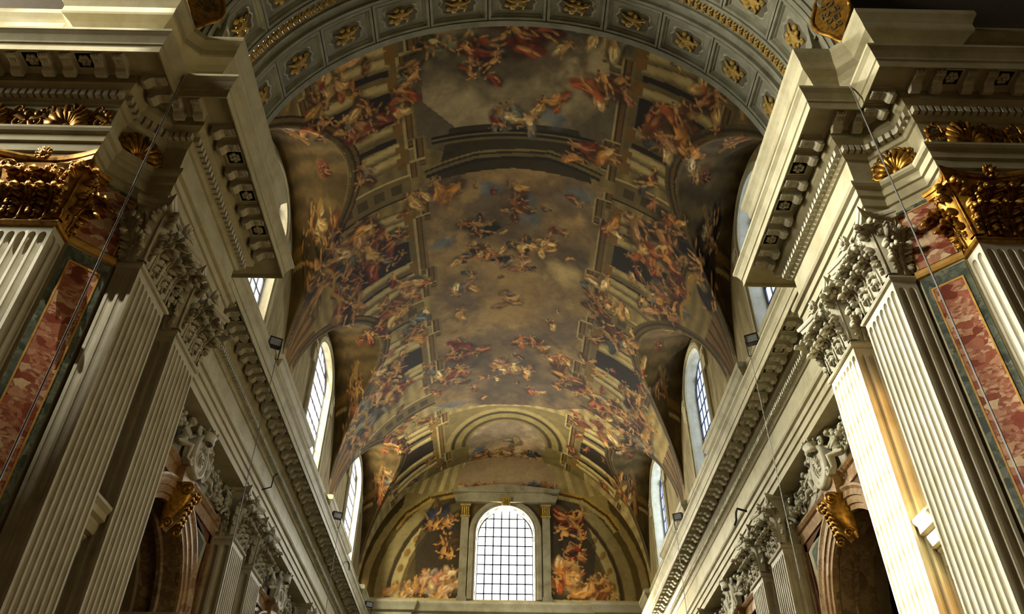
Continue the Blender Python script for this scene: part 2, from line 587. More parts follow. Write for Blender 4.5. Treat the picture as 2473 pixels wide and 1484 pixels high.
class Canvas:
    """paint laid on a surface in its own two coordinates (u down the rows, v across the columns), in metres"""
    def __init__(self, u, v, base):
        self.u, self.v = u, v
        self.du, self.dv = u[1] - u[0], v[1] - v[0]
        self.c = np.zeros((len(u), len(v), 3)) + np.array(base)
        self.n1 = smooth_noise(len(u), len(v), 34, 3)
        self.n2 = smooth_noise(len(u), len(v), 12, 5)
    def win(self, u0, u1, v0, v1):
        a = int(np.clip((u0 - self.u[0]) / self.du, 0, len(self.u))); b = int(np.clip((u1 - self.u[0]) / self.du + 2, 0, len(self.u)))
        c = int(np.clip((v0 - self.v[0]) / self.dv, 0, len(self.v))); d = int(np.clip((v1 - self.v[0]) / self.dv + 2, 0, len(self.v)))
        return a, b, c, d
    def blend(self, w, a, col, alpha):
        w0, w1, w2, w3 = w
        t = self.c[w0:w1, w2:w3]
        al = (a * alpha)[..., None]
        self.c[w0:w1, w2:w3] = t * (1 - al) + np.asarray(col) * al
    def blob(self, u, v, ru, rv, ang, col, alpha=1.0, soft=0.25, rough=0.35):
        r = max(ru, rv) * 1.35
        w = self.win(u - r, u + r, v - r, v + r)
        if w[1] <= w[0] or w[3] <= w[2]:
            return
        U = self.u[w[0]:w[1]][:, None] - u
        V = self.v[w[2]:w[3]][None, :] - v
        ca, sa = math.cos(ang), math.sin(ang)
        p = (U * ca + V * sa) / ru
        q = (-U * sa + V * ca) / rv
        d = np.sqrt(p * p + q * q) + (self.n2[w[0]:w[1], w[2]:w[3]] - 0.5) * rough * 2
        a = np.clip((1 - d) / soft, 0, 1)
        shade = 1.0 + 0.28 * np.clip(-q - 0.3 * p, -1, 1)
        t = self.c[w[0]:w[1], w[2]:w[3]]
        al = (a * alpha)[..., None]
        self.c[w[0]:w[1], w[2]:w[3]] = t * (1 - al) + np.asarray(col) * shade[..., None] * al
    def poly(self, pts, col, alpha=1.0, soft=0.06, grad=None):
        """convex or concave polygon; grad = (direction angle, amount)"""
        us = [p[0] for p in pts]; vs = [p[1] for p in pts]
        w = self.win(min(us) - 0.1, max(us) + 0.1, min(vs) - 0.1, max(vs) + 0.1)
        if w[1] <= w[0] or w[3] <= w[2]:
            return
        U = self.u[w[0]:w[1]][:, None]; V = self.v[w[2]:w[3]][None, :]
        ins = np.zeros((w[1] - w[0], w[3] - w[2]), bool)
        n = len(pts)
        for i in range(n):
            u1, v1 = pts[i]; u2, v2 = pts[(i + 1) % n]
            if u1 == u2:
                continue
            cr = ((u1 > U) != (u2 > U)) & (V < (v2 - v1) * (U - u1) / (u2 - u1) + v1)
            ins ^= cr
        a = ins.astype(float)
        if grad is not None:
            g = (U - np.mean(us)) / (max(us) - min(us) + 1e-6) * math.cos(grad[0]) + (V - np.mean(vs)) / (max(vs) - min(vs) + 1e-6) * math.sin(grad[0])
            col = np.asarray(col) * (1 + grad[1] * g)[..., None]
            t = self.c[w[0]:w[1], w[2]:w[3]]
            al = (a * alpha)[..., None]
            self.c[w[0]:w[1], w[2]:w[3]] = t * (1 - al) + col * al
        else:
            self.blend(w, a, col, alpha)
    def line(self, pts, width, col, alpha=1.0, bands=None):
        """polyline stroke; bands = list of (from, to, colour) across the width (-1..1)"""
        for (u1, v1), (u2, v2) in zip(pts[:-1], pts[1:]):
            h = width * 0.75
            w = self.win(min(u1, u2) - h, max(u1, u2) + h, min(v1, v2) - h, max(v1, v2) + h)
            if w[1] <= w[0] or w[3] <= w[2]:
                continue
            U = self.u[w[0]:w[1]][:, None] - u1
            V = self.v[w[2]:w[3]][None, :] - v1
            du, dv = u2 - u1, v2 - v1
            L = math.hypot(du, dv) + 1e-9
            t = (U * du + V * dv) / L
            d = (-U * dv + V * du) / L / (width / 2)
            on = (t > -width * 0.3) & (t < L + width * 0.3)
            if bands is None:
                a = np.clip((1 - np.abs(d)) * 4, 0, 1) * on
                self.blend(w, a, col, alpha)
            else:
                for b0, b1, bc in bands:
                    a = ((d >= b0) & (d < b1) & on).astype(float)
                    self.blend(w, a, bc, alpha)
    def figures(self, u, v, ru, rv, pal, n=16, seed=0, size=0.42):
        """a loose crowd of draped bodies: cloth with folds, torso, bent limbs, head"""
        r = random.Random(seed)
        skin = np.array(SKIN)
        size *= 1.3
        for i in range(max(1, int(n * 0.72))):
            k = math.sqrt(r.random()); a = r.uniform(0, 2 * PI)
            fu, fv = u + ru * k * math.cos(a), v + rv * k * math.sin(a)
            c = np.array(pal[r.randrange(len(pal))])
            ang = r.uniform(0, 2 * PI)
            s = size * r.uniform(0.7, 1.35)
            ca, sa = math.cos(ang), math.sin(ang)
            P = lambda p, q: (fu + s * (p * ca - q * sa), fv + s * (p * sa + q * ca))
            def seg(p0, q0, p1, q1, w, col, al=0.95):
                x0, x1 = P(p0, q0), P(p1, q1)
                L = math.hypot(x1[0] - x0[0], x1[1] - x0[1]) / 2
                self.blob((x0[0] + x1[0]) / 2, (x0[1] + x1[1]) / 2, L + w * s * 0.5, w * s, math.atan2(x1[1] - x0[1], x1[0] - x0[0]), col, al, 0.35, 0.25)
            x = P(-0.15, 0.12)
            self.blob(x[0], x[1], s * 1.25, s * 0.75, ang, c * 0.25, 0.7, 0.6, 0.5)           # dark behind
            flow = r.uniform(-0.9, 0.9)
            seg(-0.1, 0, -1.15, flow * 0.7, 0.34, c * 0.7)                                     # flying cloth
            seg(-0.2, 0.1, -0.9, flow, 0.2, c * 1.15)
            seg(0.05, -0.02, -0.55, 0.12, 0.42, c)                                             # cloth round the hips
            for q in range(4):
                o = r.uniform(-0.3, 0.3)
                seg(0.05, o * 0.6, -0.75, o + flow * 0.4, 0.055, c * (1.5 if q % 2 else 0.45), 0.8)
            sk = skin * r.uniform(0.7, 1.2)
            if r.random() < 0.6:
                seg(0.0, 0, 0.62, 0.02, 0.25, sk)                                              # bare torso
                seg(0.15, -0.1, 0.6, -0.1, 0.1, sk * 1.25, 0.6)
            else:
                seg(0.0, 0, 0.62, 0.02, 0.27, np.array(pal[r.randrange(len(pal))]) * 1.1)
            kn = r.uniform(-0.5, 0.5)
            for q in (-1, 1):
                if r.random() < 0.7:
                    kx, ky = -0.55 + r.uniform(-.15, .15), q * 0.22 + kn * 0.5
                    seg(-0.05, q * 0.12, kx, ky, 0.13, sk * 0.95)
                    seg(kx, ky, kx - 0.42 * math.cos(kn * 2), ky + 0.42 * math.sin(kn * 2), 0.085, sk * 0.9)
                ex, ey = 0.45 + r.uniform(-.25, .35), q * (0.36 + r.uniform(0, .2))
                seg(0.58, q * 0.18, ex, ey, 0.085, sk)
                seg(ex, ey, ex + r.uniform(-.1, .35), ey + q * r.uniform(-.1, .3), 0.065, sk * 1.08)
            x = P(0.86, r.uniform(-.08, .08))
            self.blob(x[0], x[1], s * 0.17, s * 0.15, ang, sk * 1.05, 0.95, 0.3, 0.1)
            x = P(0.94, 0.05)
            self.blob(x[0], x[1], s * 0.15, s * 0.16, ang, skin * 0.28, 0.85, 0.4, 0.2)

def rgb(r, g, b):
    return np.array(srgb(r, g, b)[:3])
SKIN = rgb(190, 142, 84)

# ------------------------------------------------------------------ vault painting and mesh
SARC = vphi * VR
vault_c = Canvas(vy, SARC, rgb(150, 132, 84))
def paint_vault(cv):
    U = cv.u[:, None]; V = cv.v[None, :]
    n1, n2 = cv.n1, cv.n2
    n3 = smooth_noise(len(cv.u), len(cv.v), 80, 21, 5)
    # fictive stone architecture: ochre-grey ground, greener towards the crossing
    g = np.clip((U - 15) / 30, 0, 1)
    base = rgb(128, 112, 70) * (1 - g[..., None]) + rgb(176, 158, 112) * g[..., None]
    cv.c[:] = base * (0.7 + 0.6 * n3)[..., None]
    st = (0.82 + 0.3 * ((np.sin(V * 9 + n1 * 5) * 0.5 + 0.5)))
    cv.c *= st[..., None]
    # open sky along the crown
    def sky(pts, c1, c2, seed):
        a = Canvas.__new__(Canvas)
        col_n = smooth_noise(len(cv.u), len(cv.v), 60, seed, 5)
        t = np.clip((col_n - 0.35) / 0.3, 0, 1)[..., None]
        full = np.asarray(c1) * (1 - t) + np.asarray(c2) * t
        old = cv.c.copy()
        cv.c[:] = -1
        cv.poly(pts, (9, 9, 9))
        m = cv.c[..., 0] > 5
        cv.c[:] = old
        cv.c[m] = full[m] * (0.85 + 0.3 * n2[m])[..., None]
    OL1, OL2 = rgb(84, 72, 38), rgb(120, 104, 62)
    # dark cross band of painted cornices between near and middle opening
    cv.poly([(15.0, -4.6), (15.0, 4.6), (20.4, 4.4), (21.2, 2.6), (21.2, -2.6), (20.4, -4.4)], rgb(108, 100, 92))
    sky([(14.9, -3.4), (14.9, 3.4), (18.5, 3.6), (20.2, 2.2), (20.2, -2.2), (18.5, -3.6)], rgb(104, 96, 86), rgb(160, 148, 132), 31)
    cv.poly([(20.0, -2.6), (20.0, 2.6), (22.6, 3.4), (22.9, -3.4)], rgb(76, 64, 34))
    cv.line([(20.5, -3.2), (20.5, 3.2)], 0.5, None, bands=[(-1, -.5, rgb(118, 104, 66)), (-.5, 0.1, rgb(60, 50, 26)), (.1, .5, rgb(126, 112, 72)), (.5, 1, rgb(52, 42, 20))])
    cv.line([(22.0, -3.6), (21.6, -1.5), (21.5, 1.5), (22.0, 3.6)], 0.55, None, bands=[(-1, -.4, rgb(58, 48, 24)), (-.4, .2, rgb(122, 108, 66)), (.2, .6, rgb(70, 58, 30)), (.6, 1, rgb(136, 122, 80))])
    sky([(22.6, -4.2), (22.3, 0), (22.6, 4.2), (24.6, 4.6), (26.6, 3.7), (29.5, 3.7), (33.0, 4.4), (36.5, 5.2), (39.2, 4.8), (40.6, 3.0), (40.9, 0), (40.6, -3.0), (39.2, -4.8), (36.5, -5.0), (33.0, -4.4), (29.5, -3.9), (26.8, -3.9), (24.6, -4.6)],
        rgb(106, 90, 80), rgb(158, 132, 96), 32)
    # glow in the middle, blue gaps, heavy clouds
    cv.blob(31.0, 0.2, 3.4, 2.4, 0, rgb(180, 146, 86), 0.6, 0.9, 0.5)
    cv.blob(28.6, 2.6, 1.2, 1.2, 0, rgb(214, 190, 142), 0.7, 0.8, 0.5)
    for u, v, a, b, an in ((24.6, 0.7, 1.5, 0.7, 0.4), (23.4, -1.0, 0.6, 0.9, 0), (23.4, 3.0, 0.7, 1.1, 0.2), (26.3, -3.2, 0.5, 1.0, 0.3), (40.0, -3.4, 0.35, 1.6, -0.2), (23.3, -3.6, 0.6, 0.7, 0), (19.6, 1.6, 0.6, 0.7, 0)):
        cv.blob(u, v, a, b, an, rgb(96, 118, 156), 0.8, 0.6, 0.6)
    for u, v, a, b, an in ((24.4, -1.3, 0.7, 1.3, 0.2), (24.2, 2.5, 0.9, 1.7, -0.3), (23.4, -2.9, 0.9, 1.0, 0), (25.6, -3.0, 0.8, 1.2, 0.3), (30.6, -2.6, 2.0, 1.2, 0.2), (34.0, 0, 1.0, 3.0, 0), (38.8, 1.8, 0.8, 2.4, 0.1), (38.2, -1.6, 0.8, 1.4, 0), (16.8, 1.2, 1.2, 1.4, 0.2), (33.2, 2.9, 1.4, 1.0, 0)):
        cv.blob(u, v, a, b, an, rgb(112, 96, 90), 0.7, 0.7, 0.7)
        cv.blob(u - 0.25 * a, v + 0.2 * b, a * 0.6, b * 0.6, an, rgb(132, 116, 110), 0.6, 0.8, 0.7)
    # far arch and oval opening near the end wall
    cv.poly([(41.0, -4.2), (41.0, 4.2), (47.5, 5.5), (47.5, -5.5)], rgb(140, 126, 78))
    pts = [(47.5, -2.5)] + [(45.2 - 2.4 * math.sin(a), -2.5 * math.cos(a)) for a in np.linspace(0, PI, 15)] + [(47.5, 2.5)]
    sky(pts, rgb(138, 122, 116), rgb(196, 170, 148), 33)
    cv.blob(46.4, -1.9, 0.9, 0.6, 0, rgb(84, 116, 172), 0.9, 0.5, 0.5)
    for off, w, c in ((3.1, 0.5, rgb(150, 136, 86)), (3.45, 0.25, rgb(86, 74, 38)), (3.8, 0.4, rgb(166, 150, 102)), (2.75, 0.3, rgb(96, 84, 46))):
        cv.line([(45.2 - off * math.sin(a), -off * 1.02 * math.cos(a)) for a in np.linspace(0, PI, 25)], w, c)
    # side architecture: stepped cornices, columns, panels and arches on both flanks
    LT, MD, DK, GD = rgb(186, 170, 126), rgb(140, 124, 82), rgb(62, 50, 26), rgb(150, 112, 40)
    for s in (-1, 1):
        dim = 1.0 if s < 0 else 0.9  # right flank painted darker to imitate the weaker light there
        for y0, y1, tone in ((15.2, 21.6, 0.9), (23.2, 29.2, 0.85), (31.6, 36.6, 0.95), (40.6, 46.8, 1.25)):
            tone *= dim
            m = (y0 + y1) / 2
            # wall panel and pair of columns that run up towards the crown
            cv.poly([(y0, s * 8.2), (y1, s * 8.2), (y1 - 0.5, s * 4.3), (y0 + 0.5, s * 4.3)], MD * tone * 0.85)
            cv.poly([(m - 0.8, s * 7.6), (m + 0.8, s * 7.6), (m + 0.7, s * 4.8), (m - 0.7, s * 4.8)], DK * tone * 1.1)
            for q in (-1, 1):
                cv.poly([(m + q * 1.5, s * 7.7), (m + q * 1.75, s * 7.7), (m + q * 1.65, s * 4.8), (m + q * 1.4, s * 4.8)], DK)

            for k, yc in enumerate((y0 + 0.45, y0 + 1.05, m - 1.05, m + 1.05, y1 - 1.05, y1 - 0.45)):
                w = 0.46
                for j in range(9):
                    q = (j - 4) / 4.5
                    cc = LT * tone * (0.55 + 0.55 * max(0, math.cos((q + 0.25) * 1.5)))
                    a, b = yc + q * w / 2 - w / 16, yc + q * w / 2 + w / 12
                    t = (m - yc) * 0.12
                    cv.poly([(a, s * 7.9), (b, s * 7.9), (b + t, s * 4.7), (a + t, s * 4.7)], cc)
                cv.poly([(yc - 0.32, s * 8.1), (yc + 0.32, s * 8.1), (yc + 0.28, s * 7.75), (yc - 0.28, s * 7.75)], LT * tone)
                cv.poly([(yc - 0.28, s * 4.9), (yc + 0.28, s * 4.9), (yc + 0.33, s * 4.45), (yc - 0.33, s * 4.45)], GD * tone)
            for sv, ww in ((8.35, 0.5), (4.2, 0.55)):
                zig = []
                for y, d in ((y0 - 0.3, 0), (y0 + 0.2, 0), (y0 + 0.2, -.35), (y0 + 1.3, -.35), (y0 + 1.3, 0), (y1 - 1.3, 0), (y1 - 1.3, -.35), (y1 - 0.2, -.35), (y1 - 0.2, 0), (y1 + 0.3, 0)):
                    zig.append((y, s * (sv + d)))
                cv.line(zig, ww, None, bands=[(-1, -.6, LT * tone * .9), (-.6, -.35, DK * 1.6), (-.35, .3, GD * tone * .8), (.3, .5, DK * 1.6), (.5, 1, MD * tone)])
        # plain ribs between the groups
        for y in (22.4, 30.4, 38.6):
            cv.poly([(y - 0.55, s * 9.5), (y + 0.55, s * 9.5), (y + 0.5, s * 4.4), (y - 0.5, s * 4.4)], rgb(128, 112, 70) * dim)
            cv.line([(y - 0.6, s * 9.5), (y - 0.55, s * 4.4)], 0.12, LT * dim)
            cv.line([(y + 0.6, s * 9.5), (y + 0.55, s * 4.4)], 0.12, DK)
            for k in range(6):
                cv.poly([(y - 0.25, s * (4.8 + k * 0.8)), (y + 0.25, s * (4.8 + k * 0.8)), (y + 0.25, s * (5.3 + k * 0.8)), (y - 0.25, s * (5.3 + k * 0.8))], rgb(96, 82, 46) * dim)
    # lunette vaults and the spandrels between them
    wl = IN_LUN
    lc = (rgb(118, 98, 58) * 0.9)[None, None, :] * (0.55 + 0.8 * n3)[..., None] * (0.8 + 0.4 * (np.sin(U * 6 + n1 * 9) * 0.5 + 0.5))[..., None]
    cv.c[wl] = lc[wl]
    for s in (-1, 1):
        dim = 1.0 if s < 0 else 0.9  # same shade put into the colours of the right lunettes
        for yc in WIN_Y:
            gr = []
            for a in np.linspace(-0.985, 0.985, 61):
                y = yc + LUN_W * a
                z = LUN_Z + LUN_H * math.sqrt(1 - a * a)
                cph = (z - VC) / VR
                if -0.02 < cph < 1:
                    gr.append((y, s * VR * math.acos(max(-1, min(1, cph)))))
            out = [(y, v - s * 0.35) for y, v in gr]
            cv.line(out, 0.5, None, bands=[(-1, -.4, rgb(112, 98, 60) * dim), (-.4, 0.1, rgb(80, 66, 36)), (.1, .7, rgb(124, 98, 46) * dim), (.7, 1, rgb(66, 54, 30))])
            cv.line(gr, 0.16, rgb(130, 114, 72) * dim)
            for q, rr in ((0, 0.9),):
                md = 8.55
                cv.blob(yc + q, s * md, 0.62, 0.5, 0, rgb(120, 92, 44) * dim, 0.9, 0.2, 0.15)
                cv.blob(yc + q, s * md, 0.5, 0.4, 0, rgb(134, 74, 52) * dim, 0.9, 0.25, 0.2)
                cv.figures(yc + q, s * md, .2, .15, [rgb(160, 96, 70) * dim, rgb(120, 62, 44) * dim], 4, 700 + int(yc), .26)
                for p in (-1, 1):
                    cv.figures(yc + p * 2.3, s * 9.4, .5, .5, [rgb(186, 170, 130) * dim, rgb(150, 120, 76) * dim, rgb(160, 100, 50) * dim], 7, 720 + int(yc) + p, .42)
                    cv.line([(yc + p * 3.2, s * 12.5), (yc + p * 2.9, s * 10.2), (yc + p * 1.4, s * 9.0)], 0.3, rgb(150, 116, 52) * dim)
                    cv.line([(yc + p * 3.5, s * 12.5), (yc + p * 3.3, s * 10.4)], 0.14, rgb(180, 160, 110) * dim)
    # figures
    W = [rgb(180, 84, 30), rgb(150, 54, 32), rgb(196, 142, 58), rgb(84, 94, 112), rgb(200, 178, 136), rgb(112, 72, 52), rgb(140, 96, 52)]
    WARM = [rgb(188, 92, 30), rgb(204, 138, 44), rgb(146, 52, 26), rgb(120, 72, 38), rgb(210, 176, 120)]
    BROWN = [rgb(110, 62, 34), rgb(138, 82, 46), rgb(74, 46, 28), rgb(150, 60, 40), rgb(176, 130, 74), rgb(80, 88, 106)]
    PALE = [rgb(214, 194, 160), rgb(196, 150, 124), rgb(172, 110, 90), rgb(116, 122, 132), rgb(200, 156, 88)]
    DARK = [rgb(48, 42, 44), rgb(70, 66, 78), rgb(96, 60, 34), rgb(170, 92, 34), rgb(120, 84, 50)]
    STREAK = [rgb(118, 124, 134), rgb(150, 120, 100), rgb(96, 80, 74), rgb(130, 138, 126), rgb(176, 110, 84), rgb(70, 74, 90)]
    F = [(15.7, 0, .7, 1.3, [rgb(132, 44, 26), rgb(160, 66, 34), rgb(110, 38, 24)], 9, .6), (15.9, 2.6, .7, 1.3, [rgb(84, 100, 130), rgb(190, 172, 136), rgb(116, 124, 138)], 9, .5), (16.2, -2.9, .6, 1.2, [rgb(120, 130, 110), rgb(196, 186, 150), rgb(90, 80, 60)], 8, .45),
         (17.2, -1.2, .9, .8, BROWN, 12, .42), (19.7, 0, .5, 1.0, PALE + WARM[:3], 12, .42), (18.8, 1.3, .35, .7, WARM, 8, .3), (17.7, 3.6, .7, .8, PALE + WARM, 11, .45),
         (18.5, 6.2, 1.0, 1.1, WARM, 14, .5), (18.1, -6.1, .9, .7, BROWN, 10, .42), (17.5, -3.9, .4, .4, PALE, 6, .3), (21.0, 3.2, .5, .9, WARM, 10, .4), (16.6, -7.4, .8, .8, PALE + WARM, 9, .4), (16.6, 7.6, .8, .8, WARM, 8, .4),
         (23.2, -3.4, .5, 1.3, WARM + [rgb(96, 128, 108)], 11, .4), (24.4, 0.1, .7, .5, WARM, 5, .35), (25.6, -1.5, .5, .6, DARK, 6, .4), (27.6, -1.0, .6, 1.6, WARM + BROWN, 22, .34), (27.0, 1.3, .5, .9, [rgb(226, 200, 150), rgb(216, 168, 84), rgb(196, 120, 50)], 14, .3),
         (28.4, .2, .35, .8, DARK + PALE, 8, .3), (29.6, -2.4, .4, .5, PALE, 5, .35), (31.0, -.2, .6, .5, [rgb(96, 108, 128), rgb(140, 104, 66), rgb(178, 140, 84)], 9, .3),
         (24.2, -7.4, 1.9, 1.5, BROWN + PALE, 34, .6), (25.4, -6.2, .9, .8, [rgb(84, 100, 136), rgb(150, 56, 40), rgb(186, 160, 104)], 10, .5), (26.8, -8.4, 1.6, 1.0, BROWN, 16, .5), (23.6, -9.6, 1.5, 1.0, [rgb(120, 96, 40), rgb(90, 70, 30), rgb(150, 110, 60)], 12, .6),
         (24.0, 6.6, 1.2, 1.1, DARK, 14, .6), (25.0, 6.9, .9, 1.0, WARM, 14, .5), (26.3, 8.2, 1.4, 1.0, BROWN + PALE, 20, .5), (27.6, 7.2, 1.0, .7, PALE + WARM, 10, .42), (23.4, 9.6, 1.6, .9, [rgb(52, 40, 24), rgb(80, 60, 30), rgb(60, 44, 30)], 12, .6),
         (30.0, -6.2, 1.0, .9, WARM, 12, .5), (28.4, -4.9, .8, .5, PALE + WARM, 10, .36), (31.4, -4.9, .9, .4, [rgb(110, 130, 160), rgb(190, 120, 70)], 8, .36), (30.2, 4.7, .8, .6, WARM, 9, .45), (31.4, 5.8, .9, .8, BROWN, 10, .5), (28.6, 4.4, .7, .6, PALE, 6, .35),
         (34.9, -2.5, .6, 1.0, DARK + WARM, 16, .4), (37.2, -3.3, .8, 1.0, WARM + PALE, 20, .42), (34.7, 1.2, .6, .9, WARM, 14, .36), (36.9, .5, .5, 1.5, PALE + [rgb(196, 130, 104)], 20, .32), (37.3, 3.5, .6, 1.1, DARK + WARM, 16, .42), (35.6, 2.9, .7, .5, WARM, 10, .36),
         (35.4, -7.2, 1.5, 1.1, BROWN + PALE, 26, .5), (36.0, -9.6, 2.0, 1.3, STREAK, 30, .6), (33.6, -7.6, .7, .6, PALE, 8, .4), (38.0, 6.2, 1.1, 1.0, PALE + WARM, 18, .45), (37.6, 8.2, 1.8, 1.2, STREAK + BROWN, 34, .55), (35.2, 7.2, .9, .7, BROWN, 12, .45), (40.2, 7.2, 1.2, 1.0, PALE, 12, .45), (40.4, -7.4, 1.1, .8, PALE + WARM, 14, .42),
         (46.9, -.8, .5, 1.6, WARM + PALE, 18, .4), (46.8, 1.4, .5, 1.0, [rgb(80, 96, 130), rgb(180, 104, 48), rgb(190, 162, 124)], 12, .42), (45.4, .2, .4, .6, [rgb(120, 116, 116), rgb(150, 140, 130)], 6, .4),
         (44.6, -8.6, 1.0, 1.0, WARM + PALE, 14, .42), (44.6, 8.6, 1.2, 1.0, WARM, 12, .45)]
    for i, (u, v, ru, rv, pal, n, sz) in enumerate(F):
        cv.figures(u, v, ru, rv, pal, n, 100 + i, sz)
    fr_ = random.Random(77)
    for s in (-1, 1):                                    # more small figures, garlands and busts over the painted stone
        for k in range(60):
            y = fr_.uniform(15.2, 46.5)
            v = fr_.uniform(4.2, 8.4)
            pal = fr_.choice([WARM, BROWN, PALE, W])
            cv.figures(y, s * v, .25, .25, pal, fr_.choice((1, 2, 3)), 900 + k + (200 if s > 0 else 0), fr_.uniform(.22, .42))
        for y in np.arange(15.6, 46.5, 1.55):
            t = [(y + q * 0.7, s * (9.0 - 0.28 * math.cos(q * PI / 2))) for q in np.linspace(-1, 1, 7)]
            if not any(abs(y - yc) < 3.4 for yc in WIN_Y):
                cv.line(t, 0.2, rgb(168, 130, 52))
    for k in range(46):
        y = fr_.uniform(22.8, 40.0)
        v = fr_.gauss(0, 2.2)
        if abs(v) < 4.2 and not (29.6 < y < 33.5 and abs(v) < 1.8):
            cv.figures(y, v, .2, .3, fr_.choice([WARM, PALE, BROWN]), fr_.choice((1, 1, 2)), 1400 + k, fr_.uniform(.18, .34))
    for s in (-1, 1):                                    # feet of the spandrels: shells, scrolls and drapery
        for yc in (25.65, 36.55):
            for k in range(7):
                a = (k - 3) / 3
                cv.line([(yc + a * 0.15, s * 13.2), (yc + a * 0.9, s * 10.6)], 0.26, rgb(150, 112, 44) * (0.6 + 0.5 * (k % 2)) * (1 if s < 0 else .7))  # right-hand feet painted darker, as on the rest of that flank
    cv.c *= (0.86 + 0.28 * n2)[..., None]
    lum = cv.c.mean(-1, keepdims=True)
    cv.c[:] = (cv.c * 0.8 + lum * 0.2) * np.array([1.02, 0.9, 0.54])
    lum = cv.c.mean(-1, keepdims=True)
    cv.c *= 0.78 * (lum / 0.16) ** 0.4
    cv.c *= 0.86
paint_vault(vault_c)

def make_vault():
    xx = np.broadcast_to(bx[None, :], (NY, NS))
    yy = np.broadcast_to(vy[:, None], (NY, NS))
    co = np.stack([xx, yy, ZZ], -1).reshape(-1, 3)
    idx = np.arange(NY * NS).reshape(NY, NS)
    q = np.stack([idx[:-1, :-1], idx[1:, :-1], idx[1:, 1:], idx[:-1, 1:]], -1).reshape(-1, 4)
    me = bpy.data.meshes.new('ceiling')
    me.vertices.add(len(co)); me.vertices.foreach_set('co', co.ravel())
    me.loops.add(q.size); me.loops.foreach_set('vertex_index', q.ravel())
    me.polygons.add(len(q)); me.polygons.foreach_set('loop_start', np.arange(0, q.size, 4)); me.polygons.foreach_set('loop_total', np.full(len(q), 4))
    me.update(calc_edges=True)
    at = me.color_attributes.new('paint', 'FLOAT_COLOR', 'POINT')
    cc = np.ones((NY * NS, 4)); cc[:, :3] = np.clip(vault_c.c, 0.004, 1).reshape(-1, 3)
    at.data.foreach_set('color', cc.ravel())
    me.materials.append(M['fresco'])
    o = put('ceiling', me)
    tag(o, 'painted barrel vault of the nave with sky, clouds and draped figures', 'ceiling', kind='structure')
    return o
VAULT = make_vault()

# walls inside the vault's side lunettes, with the window openings
def lunette_wall(s, yc):
    mb = MB()
    X = s * XL
    ys = set()
    for i in range(33):
        ys.add(round(yc - LUN_W * math.cos(PI * i / 32), 5))
    for i in range(19):
        ys.add(round(yc - WIN_HW * math.cos(PI * i / 18), 5))
    ys = sorted(ys)
    top = lambda y: LUN_Z + LUN_H * math.sqrt(max(0, 1 - ((y - yc) / LUN_W) ** 2)) + 0.05
    for a, b in zip(ys[:-1], ys[1:]):
        m = (a + b) / 2
        if abs(m - yc) < WIN_HW:
            mb.add([(X, a, 16.5), (X, b, 16.5), (X, b, WIN_SILL), (X, a, WIN_SILL)], [(0, 1, 2, 3)])
            ha, hb = arch_h(a, yc, WIN_HW + 1e-4, WIN_SPR, WIN_RISE), arch_h(b, yc, WIN_HW + 1e-4, WIN_SPR, WIN_RISE)
            mb.add([(X, a, ha), (X, b, hb), (X, b, top(b)), (X, a, top(a))], [(0, 1, 2, 3)])
        else:
            mb.add([(X, a, 16.5), (X, b, 16.5), (X, b, top(b)), (X, a, top(a))], [(0, 1, 2, 3)])
    mb.build('lunette_wall', M['lunette'], VAULT)
M['lunette'] = stone('ochre_green_lunette_paint', srgb(96, 84, 50), srgb(134, 118, 76), srgb(164, 146, 104), 1.4, 0.75, stretch=(1, 2.2, 0.5))
for s in (-1, 1):
    for yc in WIN_Y:
        lunette_wall(s, yc)

# ------------------------------------------------------------------ side windows of the vault
PANE_ME = {}
def pane_mesh(w, h, gm, name='pane'):
    k = (round(w, 3), round(h, 3), gm)
    if k not in PANE_ME:
        PANE_ME[k] = MB().box(-w / 2, w / 2, -0.004, 0.004, -h / 2, h / 2).mesh(name, M[gm])
    return PANE_ME[k]

